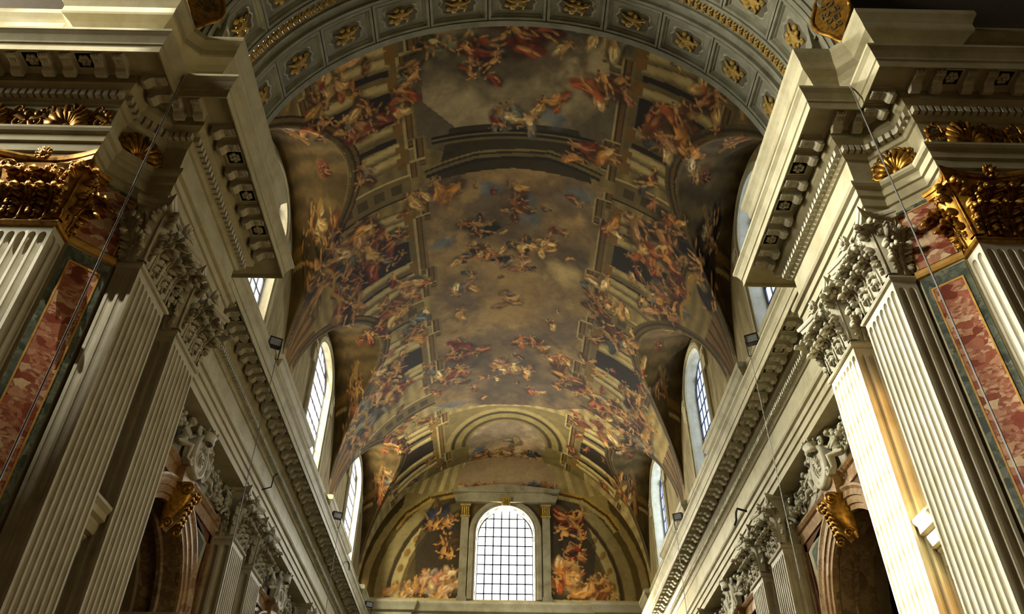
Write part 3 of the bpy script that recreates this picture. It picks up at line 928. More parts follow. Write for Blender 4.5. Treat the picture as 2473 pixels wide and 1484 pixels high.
def window(name, hw, sill, spr, rise, cols, rows, depth, bar, label, gm='glass'):
    """arched window built facing local -y, opening centred on x = 0, glass at y = depth"""
    root = empty(name)
    tag(root, label, 'window', kind='structure')
    n = 28
    arc = [(-hw * math.cos(PI * i / n), spr + rise * math.sin(PI * i / n)) for i in range(n + 1)]
    out = [(-hw, sill)] + arc + [(hw, sill)]
    rv = MB()                                                   # white reveal, splayed a little
    k = 0.96
    P = [[(x, 0, z), (x * k, depth + 0.25, sill + (z - sill) * (0.985))] for x, z in out]
    rv.grid(P)
    rv.add([(-hw, 0, sill), (hw, 0, sill), (hw * k, depth + 0.25, sill), (-hw * k, depth + 0.25, sill)], [(0, 1, 2, 3)])
    rv.build('reveal', M['white'], root)
    # glazing
    W = hw * k
    cw = 2 * W / cols
    ch = (spr + rise - sill) / rows
    def top(x):
        t = min(1, abs(x) / W)
        return spr + rise * math.sqrt(1 - t * t)
    for i in range(cols):
        x0, x1 = -W + i * cw, -W + (i + 1) * cw
        for j in range(rows):
            z0, z1 = sill + j * ch, sill + (j + 1) * ch
            tm = max(top(x0), top(x1))
            if min(top(x0), top(x1)) >= z1:
                put('pane', pane_mesh(cw - bar, ch - bar, gm), root, ((x0 + x1) / 2, depth, (z0 + z1) / 2))
            elif tm > z0:                                        # pane cut by the arch
                xs = [x0 + (x1 - x0) * q / 6 for q in range(7)]
                pts = [(x, min(z1, max(z0, top(x)))) for x in xs]
                poly = [(x0, z0), (x1, z0)] + [p for p in pts[::-1]]
                MB().prism(poly, depth - 0.004, depth + 0.004, 'y').build('pane', M[gm], root)
    for i in range(1, cols):
        x = -W + i * cw
        MB().box(x - bar / 2, x + bar / 2, depth - bar, depth + bar, sill, top(x)).build('glazing_bar', M['muntin'], root)
    for j in range(1, rows):
        z = sill + j * ch
        xr = W if z <= spr else W * math.sqrt(max(0, 1 - ((z - spr) / rise) ** 2))
        if xr > 0.1:
            MB().box(-xr, xr, depth - bar, depth + bar, z - bar / 2, z + bar / 2).build('glazing_bar', M['muntin'], root)
    fr = MB()
    P = [[(x, depth - 0.05, z), (x, depth + 0.05, z), (x * 0.965, depth + 0.05, sill + (z - sill) * 0.99), (x * 0.965, depth - 0.05, sill + (z - sill) * 0.99), (x, depth - 0.05, z)]
         for x, z in [(a * k, b) for a, b in out]]
    fr.grid(P)
    fr.build('frame', M['muntin'], root)
    return root

def eared_surround(root, hw, sill, spr, rise, wdt=0.34, prj=0.14, mat=None):
    """moulded stone surround standing proud of the wall, with ears at the spring"""
    n = 24
    def ring(d):
        return [(-hw - d, sill)] + [(-(hw + d) * math.cos(PI * i / n), spr + (rise + d) * math.sin(PI * i / n)) for i in range(n + 1)] + [(hw + d, sill)]
    prof = [(0, 0), (0, -prj * 0.6), (wdt * 0.35, -prj * 0.6), (wdt * 0.4, -prj), (wdt * 0.8, -prj), (wdt, -prj * 0.4), (wdt, 0.02)]
    P = []
    rings = [(ring(d), y) for d, y in prof]
    for i in range(n + 3):
        P.append([(r[i][0], y, r[i][1]) for r, y in rings])
    sb = MB()
    sb.grid(P)
    sb.build('surround', mat or M['cream'], root, False)
    for q in (-1, 1):
        e = MB()
        x0, x1 = sorted((q * (hw + wdt * 0.6), q * (hw + wdt + 0.42)))
        e.box(x0, x1, -prj * 0.9, 0.02, spr - 0.75, spr + 0.35)
        e.box(x0 + 0.04, x1 - 0.04, -prj * 1.2, 0.02, spr - 0.15, spr + 0.1)
        e.build('ear', mat or M['cream'], root)

WLAB = {(-1, 0): 'arched clerestory window nearest the crossing, left of the painted vault',
        (-1, 1): 'middle arched clerestory window on the left of the vault, glaring white',
        (-1, 2): 'small white arched clerestory window on the left beside the end wall',
        (1, 0): 'bluish arched clerestory window nearest the crossing, right of the painted vault',
        (1, 1): 'middle bluish arched clerestory window on the right of the vault',
        (1, 2): 'narrow bluish clerestory window on the right beside the end wall'}
k = 1
for s in (-1, 1):
    for i, yc in enumerate(WIN_Y):
        w = window('window_%d' % k, WIN_HW, WIN_SILL, WIN_SPR, WIN_RISE, 6, 8, 0.28 if s < 0 else 0.5, 0.045, WLAB[(s, i)], 'glass' if s < 0 else 'glass_blue')
        eared_surround(w, WIN_HW, WIN_SILL, WIN_SPR, WIN_RISE)
        w.location = (s * XL, yc, 0)
        w.rotation_euler = (0, 0, -s * PI / 2)
        k += 1

# ------------------------------------------------------------------ end wall with its great window
EW_HW, EW_SPR, EW_RISE, EW_SILL = 1.82, 22.05, 1.82, 17.9
EU, EV = np.arange(15.8, 27.8, 0.045), np.arange(-9.0, 9.0, 0.045)
end_c = Canvas(EU, EV, rgb(74, 62, 36))
def paint_end(cv):
    U = cv.u[:, None]; V = cv.v[None, :]
    n3 = smooth_noise(len(cv.u), len(cv.v), 60, 41, 5)
    cv.c *= (0.5 + 0.9 * n3)[..., None]
    # painted ring arches following the curve of the vault
    for s in (-1, 1):
        for r, w, c in ((8.45, .5, rgb(150, 136, 96)), (8.0, .35, rgb(88, 76, 42)), (7.45, .75, rgb(140, 128, 92)), (6.95, .2, rgb(60, 50, 28)), (6.55, .6, rgb(164, 150, 108)), (6.15, .2, rgb(90, 78, 46))):
            pts = [(18.0 + (r) * math.sin(a), s * r * math.cos(a)) for a in np.linspace(0, math.radians(62), 20)]
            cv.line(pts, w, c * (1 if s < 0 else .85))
        for k in range(6):
            a = math.radians(6 + 9 * k)
            cv.blob(18.0 + 6.55 * math.sin(a), s * 6.55 * math.cos(a), .32, .2, a, rgb(120, 92, 40), .9, .3, .3)
    # dark recess on both sides of the window
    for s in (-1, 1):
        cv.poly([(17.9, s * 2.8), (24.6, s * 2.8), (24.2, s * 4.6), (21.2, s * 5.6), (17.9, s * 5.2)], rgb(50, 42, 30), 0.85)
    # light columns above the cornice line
    for s in (-1, 1):
        cv.poly([(24.4, s * 3.2), (27.6, s * 0.2), (27.6, s * 6), (23.6, s * 6.6)], rgb(150, 136, 96))
        for k in range(7):
            x = 2.4 + k * 0.62
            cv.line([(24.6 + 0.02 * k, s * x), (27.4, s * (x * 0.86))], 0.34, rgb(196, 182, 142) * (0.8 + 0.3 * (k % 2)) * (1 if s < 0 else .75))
        cv.line([(24.9, s * 2.6), (24.3, s * 5.0), (23.2, s * 6.4), (22.4, s * 6.9)], 0.55, None, bands=[(-1, -.4, rgb(170, 140, 70)), (-.4, .2, rgb(80, 62, 26)), (.2, 1, rgb(160, 146, 100))])
    cv.poly([(25.2, -3.4), (25.2, 3.4), (27.7, 2.4), (27.7, -2.4)], rgb(150, 132, 112))
    B = [rgb(62, 74, 104), rgb(48, 54, 74), rgb(96, 76, 44), rgb(120, 90, 60)]
    cv.figures(22.6, -4.2, 1.0, .7, B, 14, 301, .5)
    cv.figures(21.4, -3.4, .7, .5, [rgb(96, 72, 40), rgb(70, 54, 36)], 8, 302, .45)
    cv.figures(18.8, -4.0, .7, 1.2, [rgb(206, 170, 140), rgb(190, 130, 110), rgb(150, 112, 70), rgb(120, 128, 140), rgb(214, 190, 160)], 26, 303, .46)
    cv.figures(18.4, -6.0, .4, .8, [rgb(170, 130, 90), rgb(190, 160, 120), rgb(120, 60, 34)], 12, 304, .42)
    cv.figures(22.6, 4.4, 1.0, .9, [rgb(130, 40, 28), rgb(100, 34, 24), rgb(120, 84, 50), rgb(50, 42, 40)], 18, 305, .5)
    cv.figures(20.9, 4.0, .6, .6, [rgb(50, 46, 50), rgb(120, 40, 28), rgb(140, 90, 50)], 8, 306, .45)
    cv.figures(19.3, 3.6, .9, .8, [rgb(190, 110, 40), rgb(206, 150, 84), rgb(170, 84, 40), rgb(210, 180, 130)], 22, 307, .5)
    cv.figures(18.5, 5.6, .5, 1.0, [rgb(206, 150, 84), rgb(186, 104, 44), rgb(210, 176, 130), rgb(120, 70, 36)], 18, 308, .44)
    cv.figures(24.9, -1.8, .35, 1.0, [rgb(180, 90, 40), rgb(200, 150, 100), rgb(130, 50, 30)], 12, 309, .4)
    cv.figures(24.9, 2.0, .35, 1.0, [rgb(80, 100, 146), rgb(190, 100, 44), rgb(170, 140, 70)], 12, 310, .4)
    cv.poly([(15.8, -9), (17.95, -9), (17.95, 9), (15.8, 9)], rgb(170, 156, 118))
paint_end(end_c)
end_c.c *= np.array([1.0, 0.9, 0.6]) * 1.1
def end_colour(x, z):
    i = min(len(EU) - 1, max(0, int((z - EU[0]) / 0.045)))
    j = min(len(EV) - 1, max(0, int((x - EV[0]) / 0.045)))
    return end_c.c[i, j]

def end_wall():
    xs = set()
    dx = 0.05
    n = int(2 * VR / dx)
    for i in range(n + 1):
        xs.add(round(-VR + 2 * VR * i / n, 4))
    for q in (-1, 1):
        xs.add(q * EW_HW)
    xs = sorted(xs)
    V, F, C = [], [], []
    cache = {}
    def vert(x, z):
        k = (round(x, 4), round(z, 4))
        if k not in cache:
            cache[k] = len(V)
            V.append((x, YE, z))
            C.append(end_colour(x, z))
        return cache[k]
    for a, b in zip(xs[:-1], xs[1:]):
        m = (a + b) / 2
        ta = VC + math.sqrt(max(0, VR ** 2 - a * a)) + 0.1
        tb = VC + math.sqrt(max(0, VR ** 2 - b * b)) + 0.1
        z0a = z0b = 16.0
        if abs(m) < EW_HW:
            z0a = EW_SPR + EW_RISE * math.sqrt(max(0, 1 - (a / EW_HW) ** 2))
            z0b = EW_SPR + EW_RISE * math.sqrt(max(0, 1 - (b / EW_HW) ** 2))
            F.append((vert(a, 16.0), vert(b, 16.0), vert(b, EW_SILL), vert(a, EW_SILL)))
        nz = 230
        for j in range(nz):
            za0, za1 = z0a + (ta - z0a) * j / nz, z0a + (ta - z0a) * (j + 1) / nz
            zb0, zb1 = z0b + (tb - z0b) * j / nz, z0b + (tb - z0b) * (j + 1) / nz
            F.append((vert(a, za0), vert(b, zb0), vert(b, zb1), vert(a, za1)))
    me = bpy.data.meshes.new('wall_front')
    me.from_pydata(V, [], F)
    at = me.color_attributes.new('paint', 'FLOAT_COLOR', 'POINT')
    cc = np.ones((len(V), 4)); cc[:, :3] = np.clip(np.array(C), 0.004, 1)
    at.data.foreach_set('color', cc.ravel())
    me.materials.append(M['fresco'])
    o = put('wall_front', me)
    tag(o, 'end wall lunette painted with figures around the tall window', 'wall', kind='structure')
    lo = MB().box(-XW, XW, YE, YE + 0.6, 0, 16.0)
    lo.build('lower_wall', M['cream'], o)
    return o
WALL_FRONT = end_wall()
w = window('window_7', EW_HW, EW_SILL, EW_SPR, EW_RISE, 7, 10, 0.75, 0.075, 'tall arched window with a dark leaded grid in the end wall')
w.location = (0, YE, 0)
eared = None
n = 28
def ew_ring(d):
    return [(-EW_HW - d, EW_SILL)] + [(-(EW_HW + d) * math.cos(PI * i / n), EW_SPR + (EW_RISE + d) * math.sin(PI * i / n)) for i in range(n + 1)] + [(EW_HW + d, EW_SILL)]
prof = [(0, 0.05), (0, -0.06), (0.12, -0.06), (0.16, -0.12), (0.38, -0.12), (0.44, -0.05), (0.44, 0.05)]
rings = [(ew_ring(d), y) for d, y in prof]
sb = MB().grid([[(r[i][0], y, r[i][1]) for r, y in rings] for i in range(n + 3)])
sb.build('surround', M['olive_stone'], w)
for i in range(11):                                     # painted coffers round the reveal
    pass
M['reveal_panel'] = stone('ochre_reveal_panel', srgb(118, 96, 58), srgb(150, 128, 86), srgb(170, 150, 110), 5)
for i in range(9):
    a = PI * (i + 0.5) / 9
    xf = Matrix.Translation((0, 0, EW_SPR)) @ Matrix.Rotation(-(PI / 2 - a) * -1, 4, 'Y')
    xf = Matrix.Translation((0, 0, EW_SPR)) @ Matrix.Rotation(PI / 2 - a, 4, 'Y')
    m = MB()
    m.box(-0.2, 0.2, 0.18, 0.6, EW_RISE - 0.045, EW_RISE + 0.02, xf)
    m.box(-0.11, 0.11, 0.28, 0.5, EW_RISE - 0.075, EW_RISE + 0.02, xf)
    m.build('reveal_panel', M['reveal_panel'], w)
for s in (-1, 1):
    for j in range(7):
        z = EW_SILL + 0.3 + j * 0.56
        m = MB()
        x0, x1 = sorted((s * (EW_HW - 0.05), s * (EW_HW + 0.02)))
        m.box(x0, x1, 0.18, 0.6, z, z + 0.4)
        m.build('reveal_panel', M['greystone'], w)
# framing pilasters, keystone and broken pediment round the window
fr = tag(empty('window_aedicule', (0, YE, 0)), 'grey stone frame of pilasters and pediment round the end window', 'frame', kind='structure')
for s in (-1, 1):
    m = MB()
    x = s * 2.55
    m.box(x - 0.24, x + 0.24, -0.1, 0.02, EW_SILL - 0.2, 23.05)
    m.box(x - 0.3, x + 0.3, -0.14, 0.02, EW_SILL - 0.2, EW_SILL + 0.15)
    m.build('pilaster_strip', M['olive_stone'], fr)
    m = MB()
    m.box(x - 0.3, x + 0.3, -0.16, 0.02, 23.05, 23.17)
    for q in range(4):
        m.box(x - 0.24 + q * 0.13, x - 0.15 + q * 0.13, -0.17, 0.0, 23.19, 23.75)
    m.box(x - 0.33, x + 0.33, -0.2, 0.02, 23.77, 23.9)
    m.build('strip_capital', M['gold_paint'], fr)
m = MB()
prof = [(-3.15, 24.5), (3.15, 24.5), (3.3, 24.85), (2.9, 25.0), (1.4, 25.35), (0.5, 25.55), (-0.5, 25.55), (-1.4, 25.35), (-2.9, 25.0), (-3.3, 24.85)]
prof = [(x, z - 0.5) for x, z in prof]
m.prism(prof, -0.32, 0.02, 'y')
m.prism([(x * 1.05, 24.0 + (z - 24.0) * 0.5 + 0.62) for x, z in prof], -0.45, 0.0, 'y')
m.build('pediment', M['olive_stone'], fr)
m = MB()
m.prism([(-0.22, 23.7), (0.22, 23.7), (0.34, 24.3), (-0.34, 24.3)], -0.4, 0.02, 'y')
for q in range(4):
    m.box(-0.2 + q * 0.11, -0.13 + q * 0.11, -0.45, -0.3, 23.75, 24.2)
m.build('keystone', M['gold_paint'], fr)
# cornice below the end window
ec = MB()
prof = [(-0.3, 16.0), (0.12, 16.0), (0.12, 16.8), (0.2, 16.85), (0.2, 17.05), (0.36, 17.15), (0.42, 17.35), (0.5, 17.55), (0.5, 17.7), (-0.3, 17.75)]
path = [(9.0, YE), (4.2, YE), (4.2, YE - 0.25), (-4.2, YE - 0.25), (-4.2, YE), (-9.0, YE)]
path = [(9.0, YE), (5.6, YE), (5.6, YE + 0.18), (-5.6, YE + 0.18), (-5.6, YE), (-9.0, YE)]
sweep(ec, prof, [(x, y - 0.02) for x, y in path][::-1], -1)
o = ec.build('trim_1', M['cream'])
tag(o, 'cream stone cornice running below the end window', 'cornice', kind='structure')

# ------------------------------------------------------------------ entablatures
ENT = [(-0.75, 13.2), (0.0, 13.2), (0.0, 13.42), (0.05, 13.44), (0.05, 13.66), (0.1, 13.68), (0.1, 13.86), (0.17, 13.9), (0.2, 13.96), (0.2, 14.02), (0.0, 14.03),
       (0.0, 14.84), (0.05, 14.86), (0.1, 14.93), (0.13, 14.95), (0.13, 15.12), (0.22, 15.15), (0.3, 15.22), (0.33, 15.24), (0.33, 15.5), (0.4, 15.52), (0.92, 15.52), (0.92, 15.4), (0.95, 15.4),
       (0.95, 15.6), (0.98, 15.62), (0.98, 15.67), (1.0, 15.72), (1.04, 15.82), (1.09, 15.88), (1.11, 15.9), (1.11, 15.97), (-0.7, 16.0)]
ATT_N = [(0.16, 15.98), (0.16, 16.3), (0.08, 16.4), (0.08, 17.1), (0.14, 17.14), (0.14, 17.26), (0.22, 17.34), (0.3, 17.48), (0.34, 17.52), (0.34, 17.72), (0.2, 17.82), (-1.0, 17.84)]
ATT_C = [(0.14, 15.98), (0.14, 16.3), (0.08, 16.36), (0.08, 16.85), (0.12, 16.88), (0.12, 17.05), (0.2, 17.1), (0.24, 17.2), (0.26, 17.28), (0.36, 17.4), (0.5, 17.5), (0.52, 17.55), (0.52, 17.74), (0.58, 17.86), (0.64, 17.95), (0.64, 18.1), (-0.75, 18.15)]
PATH_C = [(9.0, YB), (XP, YB), (XP, 11.12), (7.5, 11.12), (8.1, 10.52), (8.1, 10.08), (14.0, 10.08)]
PATH_CA = [(9.0, YB), (XP, YB), (XP, 11.12), (7.5, 11.12), (8.1, 10.52), (8.1, 10.08), (9.52, 10.08), (9.52, 10.5), (14.0, 10.5)]
PATH_N = [(XN, YE), (XN, YB - 0.4)]

dent_me = MB().box(-0.048, 0.048, -0.11, 0.03, -0.08, 0.08).mesh('dentil', M['white'])
def modillion_mesh():
    m = MB()
    L = 0.46
    prof = [(0.0, -0.22), (-0.04, -0.25), (-0.1, -0.26), (-0.16, -0.22), (-0.2, -0.15), (-0.3, -0.11), (-0.38, -0.13), (-0.43, -0.13), (-0.47, -0.09), (-0.47, -0.03), (-0.44, 0.0), (0.0, 0.0)]
    m.prism(prof, -0.1, 0.1, 'x')
    m.box(-0.12, 0.12, -0.5, 0.0, 0.0, 0.03)
    for i, x in enumerate((-0.075, -0.025, 0.025, 0.075)):      # leaf lobes hanging under the scroll
        m.ball((x, -0.46, -0.1), (0.026, 0.035, 0.05), 6, 4)
        m.ball((x, -0.32, -0.12), (0.024, 0.07, 0.03), 6, 4)
    m.tube([(-0.11, -0.1, -0.17), (0.11, -0.1, -0.17)], 0.07, 8)
    return m.mesh('modillion', M['white'])
MOD_ME = modillion_mesh()
def rosette_mesh():
    m = MB()
    for k in range(6):
        a = 2 * PI * k / 6
        m.ball((0.085 * math.cos(a), 0.085 * math.sin(a), -0.03), (0.055, 0.055, 0.035), 6, 4)
    m.ball((0, 0, -0.05), 0.045, 6, 4)
    m.add([(-0.17, -0.19, 0), (0.17, -0.19, 0), (0.17, 0.19, 0), (-0.17, 0.19, 0)], [(0, 3, 2, 1)])
    for a, b, c, d in ((-0.17, 0.17, -0.2, -0.17), (-0.17, 0.17, 0.17, 0.2), (-0.2, -0.17, -0.2, 0.2), (0.17, 0.2, -0.2, 0.2)):
        m.box(a, b, c, d, -0.03, 0.01)
    return m.mesh('rosette', M['white'])
ROS_ME = rosette_mesh()

def face_rot(n):
    """rotation about z that turns local -y onto the plan direction n"""
    return math.atan2(n.y, n.x) + PI / 2

def ornaments(root, path, side, segs, near=26.0):
    """dentils, paired modillions and rosettes along chosen segments of an entablature"""
    ms, ns = miters(path)
    far = MB()
    for i in segs:
        n = ns[i] * side
        rz = face_rot(n)
        d = (Vector(path[i + 1]) - Vector(path[i])).normalized()
        # dentils
        a, b = offset_pt(path, i, 0.13, side), offset_pt(path, i + 1, 0.13, side)
        L = (b - a).length
        cnt = max(1, int(round(L / 0.15)))
        for k in range(cnt):
            p = a + (b - a) * ((k + 0.5) / cnt)
            if p.y < near:
                put('dentil', dent_me, root, (p.x, p.y, 15.035), (0, 0, rz))
            else:
                xf = Matrix.Translation((p.x, p.y, 15.035)) @ Matrix.Rotation(rz, 4, 'Z')
                far.box(-0.048, 0.048, -0.11, 0.03, -0.08, 0.08, xf)
        # modillions in pairs with a rosette between the pairs
        a, b = offset_pt(path, i, 0.4, side), offset_pt(path, i + 1, 0.4, side)
        e0, e1 = offset_pt(path, i, 0.9, side), offset_pt(path, i + 1, 0.9, side)
        L = (b - a).length
        cnt = int(round(L / 1.06))
        if cnt < 1:
            continue
        for k in range(cnt):
            p = a + (b - a) * ((k + 0.5) / cnt)
            for q in (-0.21, 0.21):
                w = p + d * q
                put('modillion', MOD_ME, root, (w.x, w.y, 15.5), (0, 0, rz))
        for k in range(cnt + 1):
            if 0 < k < cnt or L < 60:
                p = a + (b - a) * (k / cnt) + n * 0.26
                if 0 < k < cnt:
                    put('rosette', ROS_ME, root, (p.x, p.y, 15.52), (0, 0, rz))
    if far.v:
        o = far.build('dentil_row', M['white'], root)
        o['kind'] = 'stuff'

TRIM = {}
for s, nm in ((-1, 'left'), (1, 'right')):
    p = mir(PATH_N, s)
    o = sweep(MB(), ENT, p, -s).build('trim_%d' % (2 if s < 0 else 3), M['cream'])
    tag(o, 'long cream nave entablature with paired brackets, %s side' % nm, 'entablature', kind='structure')
    ornaments(o, p, -s, [0])
    TRIM[('n', s)] = o
    br = [(XN, YE)]
    for y in (46.5,):
        br += [(XN - 0.0, y)]
    pa = [(XN - 0.3, YE), (XN - 0.3, 45.1), (XN, 45.1)]
    for a, b in ((39.2, 33.8), (28.3, 22.9)):
        pa += [(XN, a), (XN - 0.3, a), (XN - 0.3, b), (XN, b)]
    pa += [(XN, YB - 0.4)]
    pa = mir(pa, s)
    o2 = sweep(MB(), ATT_N, pa, -s).build('trim_%d' % (4 if s < 0 else 5), M['cream'])
    tag(o2, 'stepped cream attic plinth below the windows, %s side' % nm, 'plinth', kind='structure')
    p = mir(PATH_C, s)
    o = sweep(MB(), ENT, p, -s).build('trim_%d' % (6 if s < 0 else 7), M['cream'])
    tag(o, 'projecting cornice and frieze of the crossing pier at the %s edge' % nm, 'entablature', kind='structure')
    ornaments(o, p, -s, [1, 2, 3, 4, 5])
    TRIM[('c', s)] = o
    p = mir(PATH_CA, s)
    o2 = sweep(MB(), ATT_C, p, -s).build('trim_%d' % (8 if s < 0 else 9), M['cream'])
    tag(o2, 'upper cornice of the crossing pier carrying the great arch, %s side' % nm, 'cornice', kind='structure')
    TRIM[('a', s)] = o2

# ------------------------------------------------------------------ pilasters with carved capitals
def shaft_mesh(w, t, z0, z1, nf, mat, side_fl=2):
    """fluted shaft: front at y = 0, back at y = t, flutes end in round heads"""
    m = MB()
    def section(sc):
        """outline from back-left round the front to back-right; flutes scaled by sc"""
        pts = [(-w / 2, t)]
        mar = 0.035
        def run(L, n, place):
            pitch = (L - 2 * mar) / n
            fw = pitch * 0.74
            for i in range(n):
                c = mar + pitch * (i + 0.5)
                for q in range(7):
                    a = PI * q / 6
                    pts.append(place(c - math.cos(a) * fw / 2 * max(sc, 0.02), math.sin(a) * fw * 0.42 * sc))
        run(t, side_fl, lambda u, d: (-w / 2 + d, t - u))
        pts.append((-w / 2, 0))
        run(w, nf, lambda u, d: (-w / 2 + u, d))
        pts.append((w / 2, 0))
        run(t, side_fl, lambda u, d: (w / 2 - d, u))
        pts.append((w / 2, t))
        return pts
    hd = 0.09
    levels = [(z0, 1.0), (z1 - 0.16 - hd, 1.0)]
    for q in range(1, 6):
        a = PI / 2 * q / 5
        levels.append((z1 - 0.16 - hd + hd * math.sin(a), max(0.0, math.cos(a))))
    levels.append((z1, 0.0))
    P = [[(x, y, z) for x, y in section(sc)] for z, sc in levels]
    m.grid(P, flip=True)
    return m.mesh('shaft', mat)

def leaf_mesh(name, w, h, curl, mat):
    """acanthus leaf: rises along z from the origin, swells forward (-y) and rolls over at the tip, with paired leaflets"""
    m = MB()
    def spine(v):
        if v < 0.62:
            k = v / 0.62
            return Vector((0, -0.03 - 0.10 * h * k ** 1.5, h * 0.82 * k))
        a = (v - 0.62) / 0.38 * PI * 0.9
        return Vector((0, -0.03 - 0.10 * h - curl * 1.15 * (1 - math.cos(a)), h * 0.82 + curl * math.sin(a)))
    nv, nu = 11, 5
    P = []
    for i in range(nv):
        v = i / (nv - 1)
        c = spine(v)
        wid = w * 0.30 * (0.9 + 0.35 * math.sin(PI * v)) * (0.75 if v > 0.92 else 1)
        P.append([(u * wid, c.y + 0.05 * w * abs(u) ** 2 - 0.03 * (1 - abs(u)), c.z - 0.03 * h * u * u) for u in (-1, -0.5, 0, 0.5, 1)])
    m.grid(P, flip=True)
    m.tube([spine(i / 8) + Vector((0, -0.035, 0)) for i in range(9)], [0.028 - 0.014 * i / 9 for i in range(9)], 4)
    for i, v in enumerate((0.2, 0.42, 0.62, 0.8, 0.95)):
        c = spine(v)
        L = w * (0.34, 0.38, 0.38, 0.32, 0.24)[i]
        for q in (-1, 1):
            for b, sc in ((0.55, 1.0), (0.05, 0.8)):
                d = Vector((q * math.cos(b), -0.25 if v < 0.6 else -0.55, math.sin(b) * (1 if v < 0.7 else -0.7)))
                a = c + Vector((q * w * 0.12, 0.0, -0.02))
                m.tube([a, a + d * L * 0.45 * sc, a + d * L * 0.85 * sc + Vector((0, -0.03, 0)), a + d * L * sc + Vector((0, -0.055, -0.03))], [0.012, 0.05 * w / 0.45, 0.042 * w / 0.45, 0.008], 5)
    return m.mesh(name, mat, True)

def capital_parts(w, t, zb, zt, mat, tagm):
    """meshes of one capital: bell, abacus, flower, leaves, volutes"""
    H = zt - zb
    bell = MB()
    n = 7
    P = []
    for i in range(n):
        k = i / (n - 1)
        e = 0.0 + 0.16 * k ** 2.2
        z = zb + 0.12 + (H - 0.3) * k
        hw = w / 2 - 0.04 + e
        P.append([(-hw, t, z), (-hw, -e + 0.05, z), (hw, -e + 0.05, z), (hw, t, z)])
    bell.grid(P, flip=True)
    astr = MB()
    prof = [(0, zb - 0.02), (0.05, zb), (0.07, zb + 0.04), (0.05, zb + 0.08), (0.03, zb + 0.09), (0.03, zb + 0.12), (-0.02, zb + 0.13)]
    sweep(astr, prof, [(-w / 2, t), (-w / 2, 0), (w / 2, 0), (w / 2, t)], -1)
    ab = MB()
    # abacus: concave front and sides, moulded
    hw = w / 2 + 0.26
    fy = -0.27
    def outline(d):
        pts = [(-hw - d + 0.06, t)]
        m_ = 8
        for q in range(m_ + 1):
            k = q / m_
            pts.append((-hw - d + 0.17 * math.sin(PI * k) , t + (fy - d - t) * k))
        for q in range(1, 13):
            k = q / 12
            pts.append((-hw - d + 2 * (hw + d) * k, fy - d + 0.2 * math.sin(PI * k)))
        for q in range(1, m_ + 1):
            k = q / m_
            pts.append((hw + d - 0.17 * math.sin(PI * k), fy - d + (t - fy + d) * k))
        return pts
    lv = [(-0.12, zt - 0.2), (-0.03, zt - 0.19), (-0.01, zt - 0.1), (0.02, zt - 0.09), (0.04, zt - 0.04), (0.04, zt + 0.01)]
    ab.grid([[(x, y, z) for x, y in outline(d)] for d, z in lv], flip=True)
    o = outline(-0.12)
    ab.add([(x, y, zt - 0.2) for x, y in o], [tuple(range(len(o)))])
    fl = MB()
    for k in range(10):
        a = 2 * PI * k / 10
        c, s_ = math.cos(a), math.sin(a)
        fl.tube([(0, fy + 0.12, zt - 0.1), (0.09 * c, fy + 0.02, zt - 0.1 + 0.11 * s_), (0.15 * c, fy - 0.03, zt - 0.1 + 0.17 * s_)], [0.02, 0.045, 0.02], 5)
    fl.ball((0, fy - 0.02, zt - 0.1), 0.06, 6, 5)
    return {'bell': bell.mesh('bell', mat), 'astragal': astr.mesh('astragal', mat), 'abacus': ab.mesh('abacus', mat), 'flower': fl.mesh('flower', mat, True)}

def volute_mesh(mat):
    m = MB()
    pts = [(-0.26, 0.05, -0.55), (-0.2, -0.02, -0.3), (-0.06, -0.1, -0.1)]
    for k in range(15):
        a = 2.6 - k * 0.55
        r = 0.14 * (1 - k / 17)
        pts.append((0.05 + r * math.cos(a), -0.16 - 0.004 * k, -0.13 + r * math.sin(a)))
    m.tube(pts, [0.035] * 3 + [0.045 - 0.0018 * k for k in range(15)], 6)
    for k in range(5):
        m.ball((-0.2 + 0.05 * k, -0.03 - 0.03 * k, -0.5 + 0.08 * k), (0.06, 0.05, 0.05), 6, 4)
    return m.mesh('volute', mat, True)

def husk_mesh(mat):
    """small bell-flower hanging between the leaves"""
    m = MB()
    m.tube([(0, 0.05, -0.3), (0.02, -0.02, -0.12), (0.0, -0.12, 0.02)], [0.03, 0.05, 0.06], 6)
    for k in range(6):
        a = 2 * PI * k / 6
        m.tube([(0, -0.12, 0.02), (0.06 * math.cos(a), -0.2, 0.03 + 0.06 * math.sin(a)), (0.1 * math.cos(a), -0.2, 0.0 + 0.1 * math.sin(a))], [0.03, 0.035, 0.012], 5)
    return m.mesh('husk', mat, True)

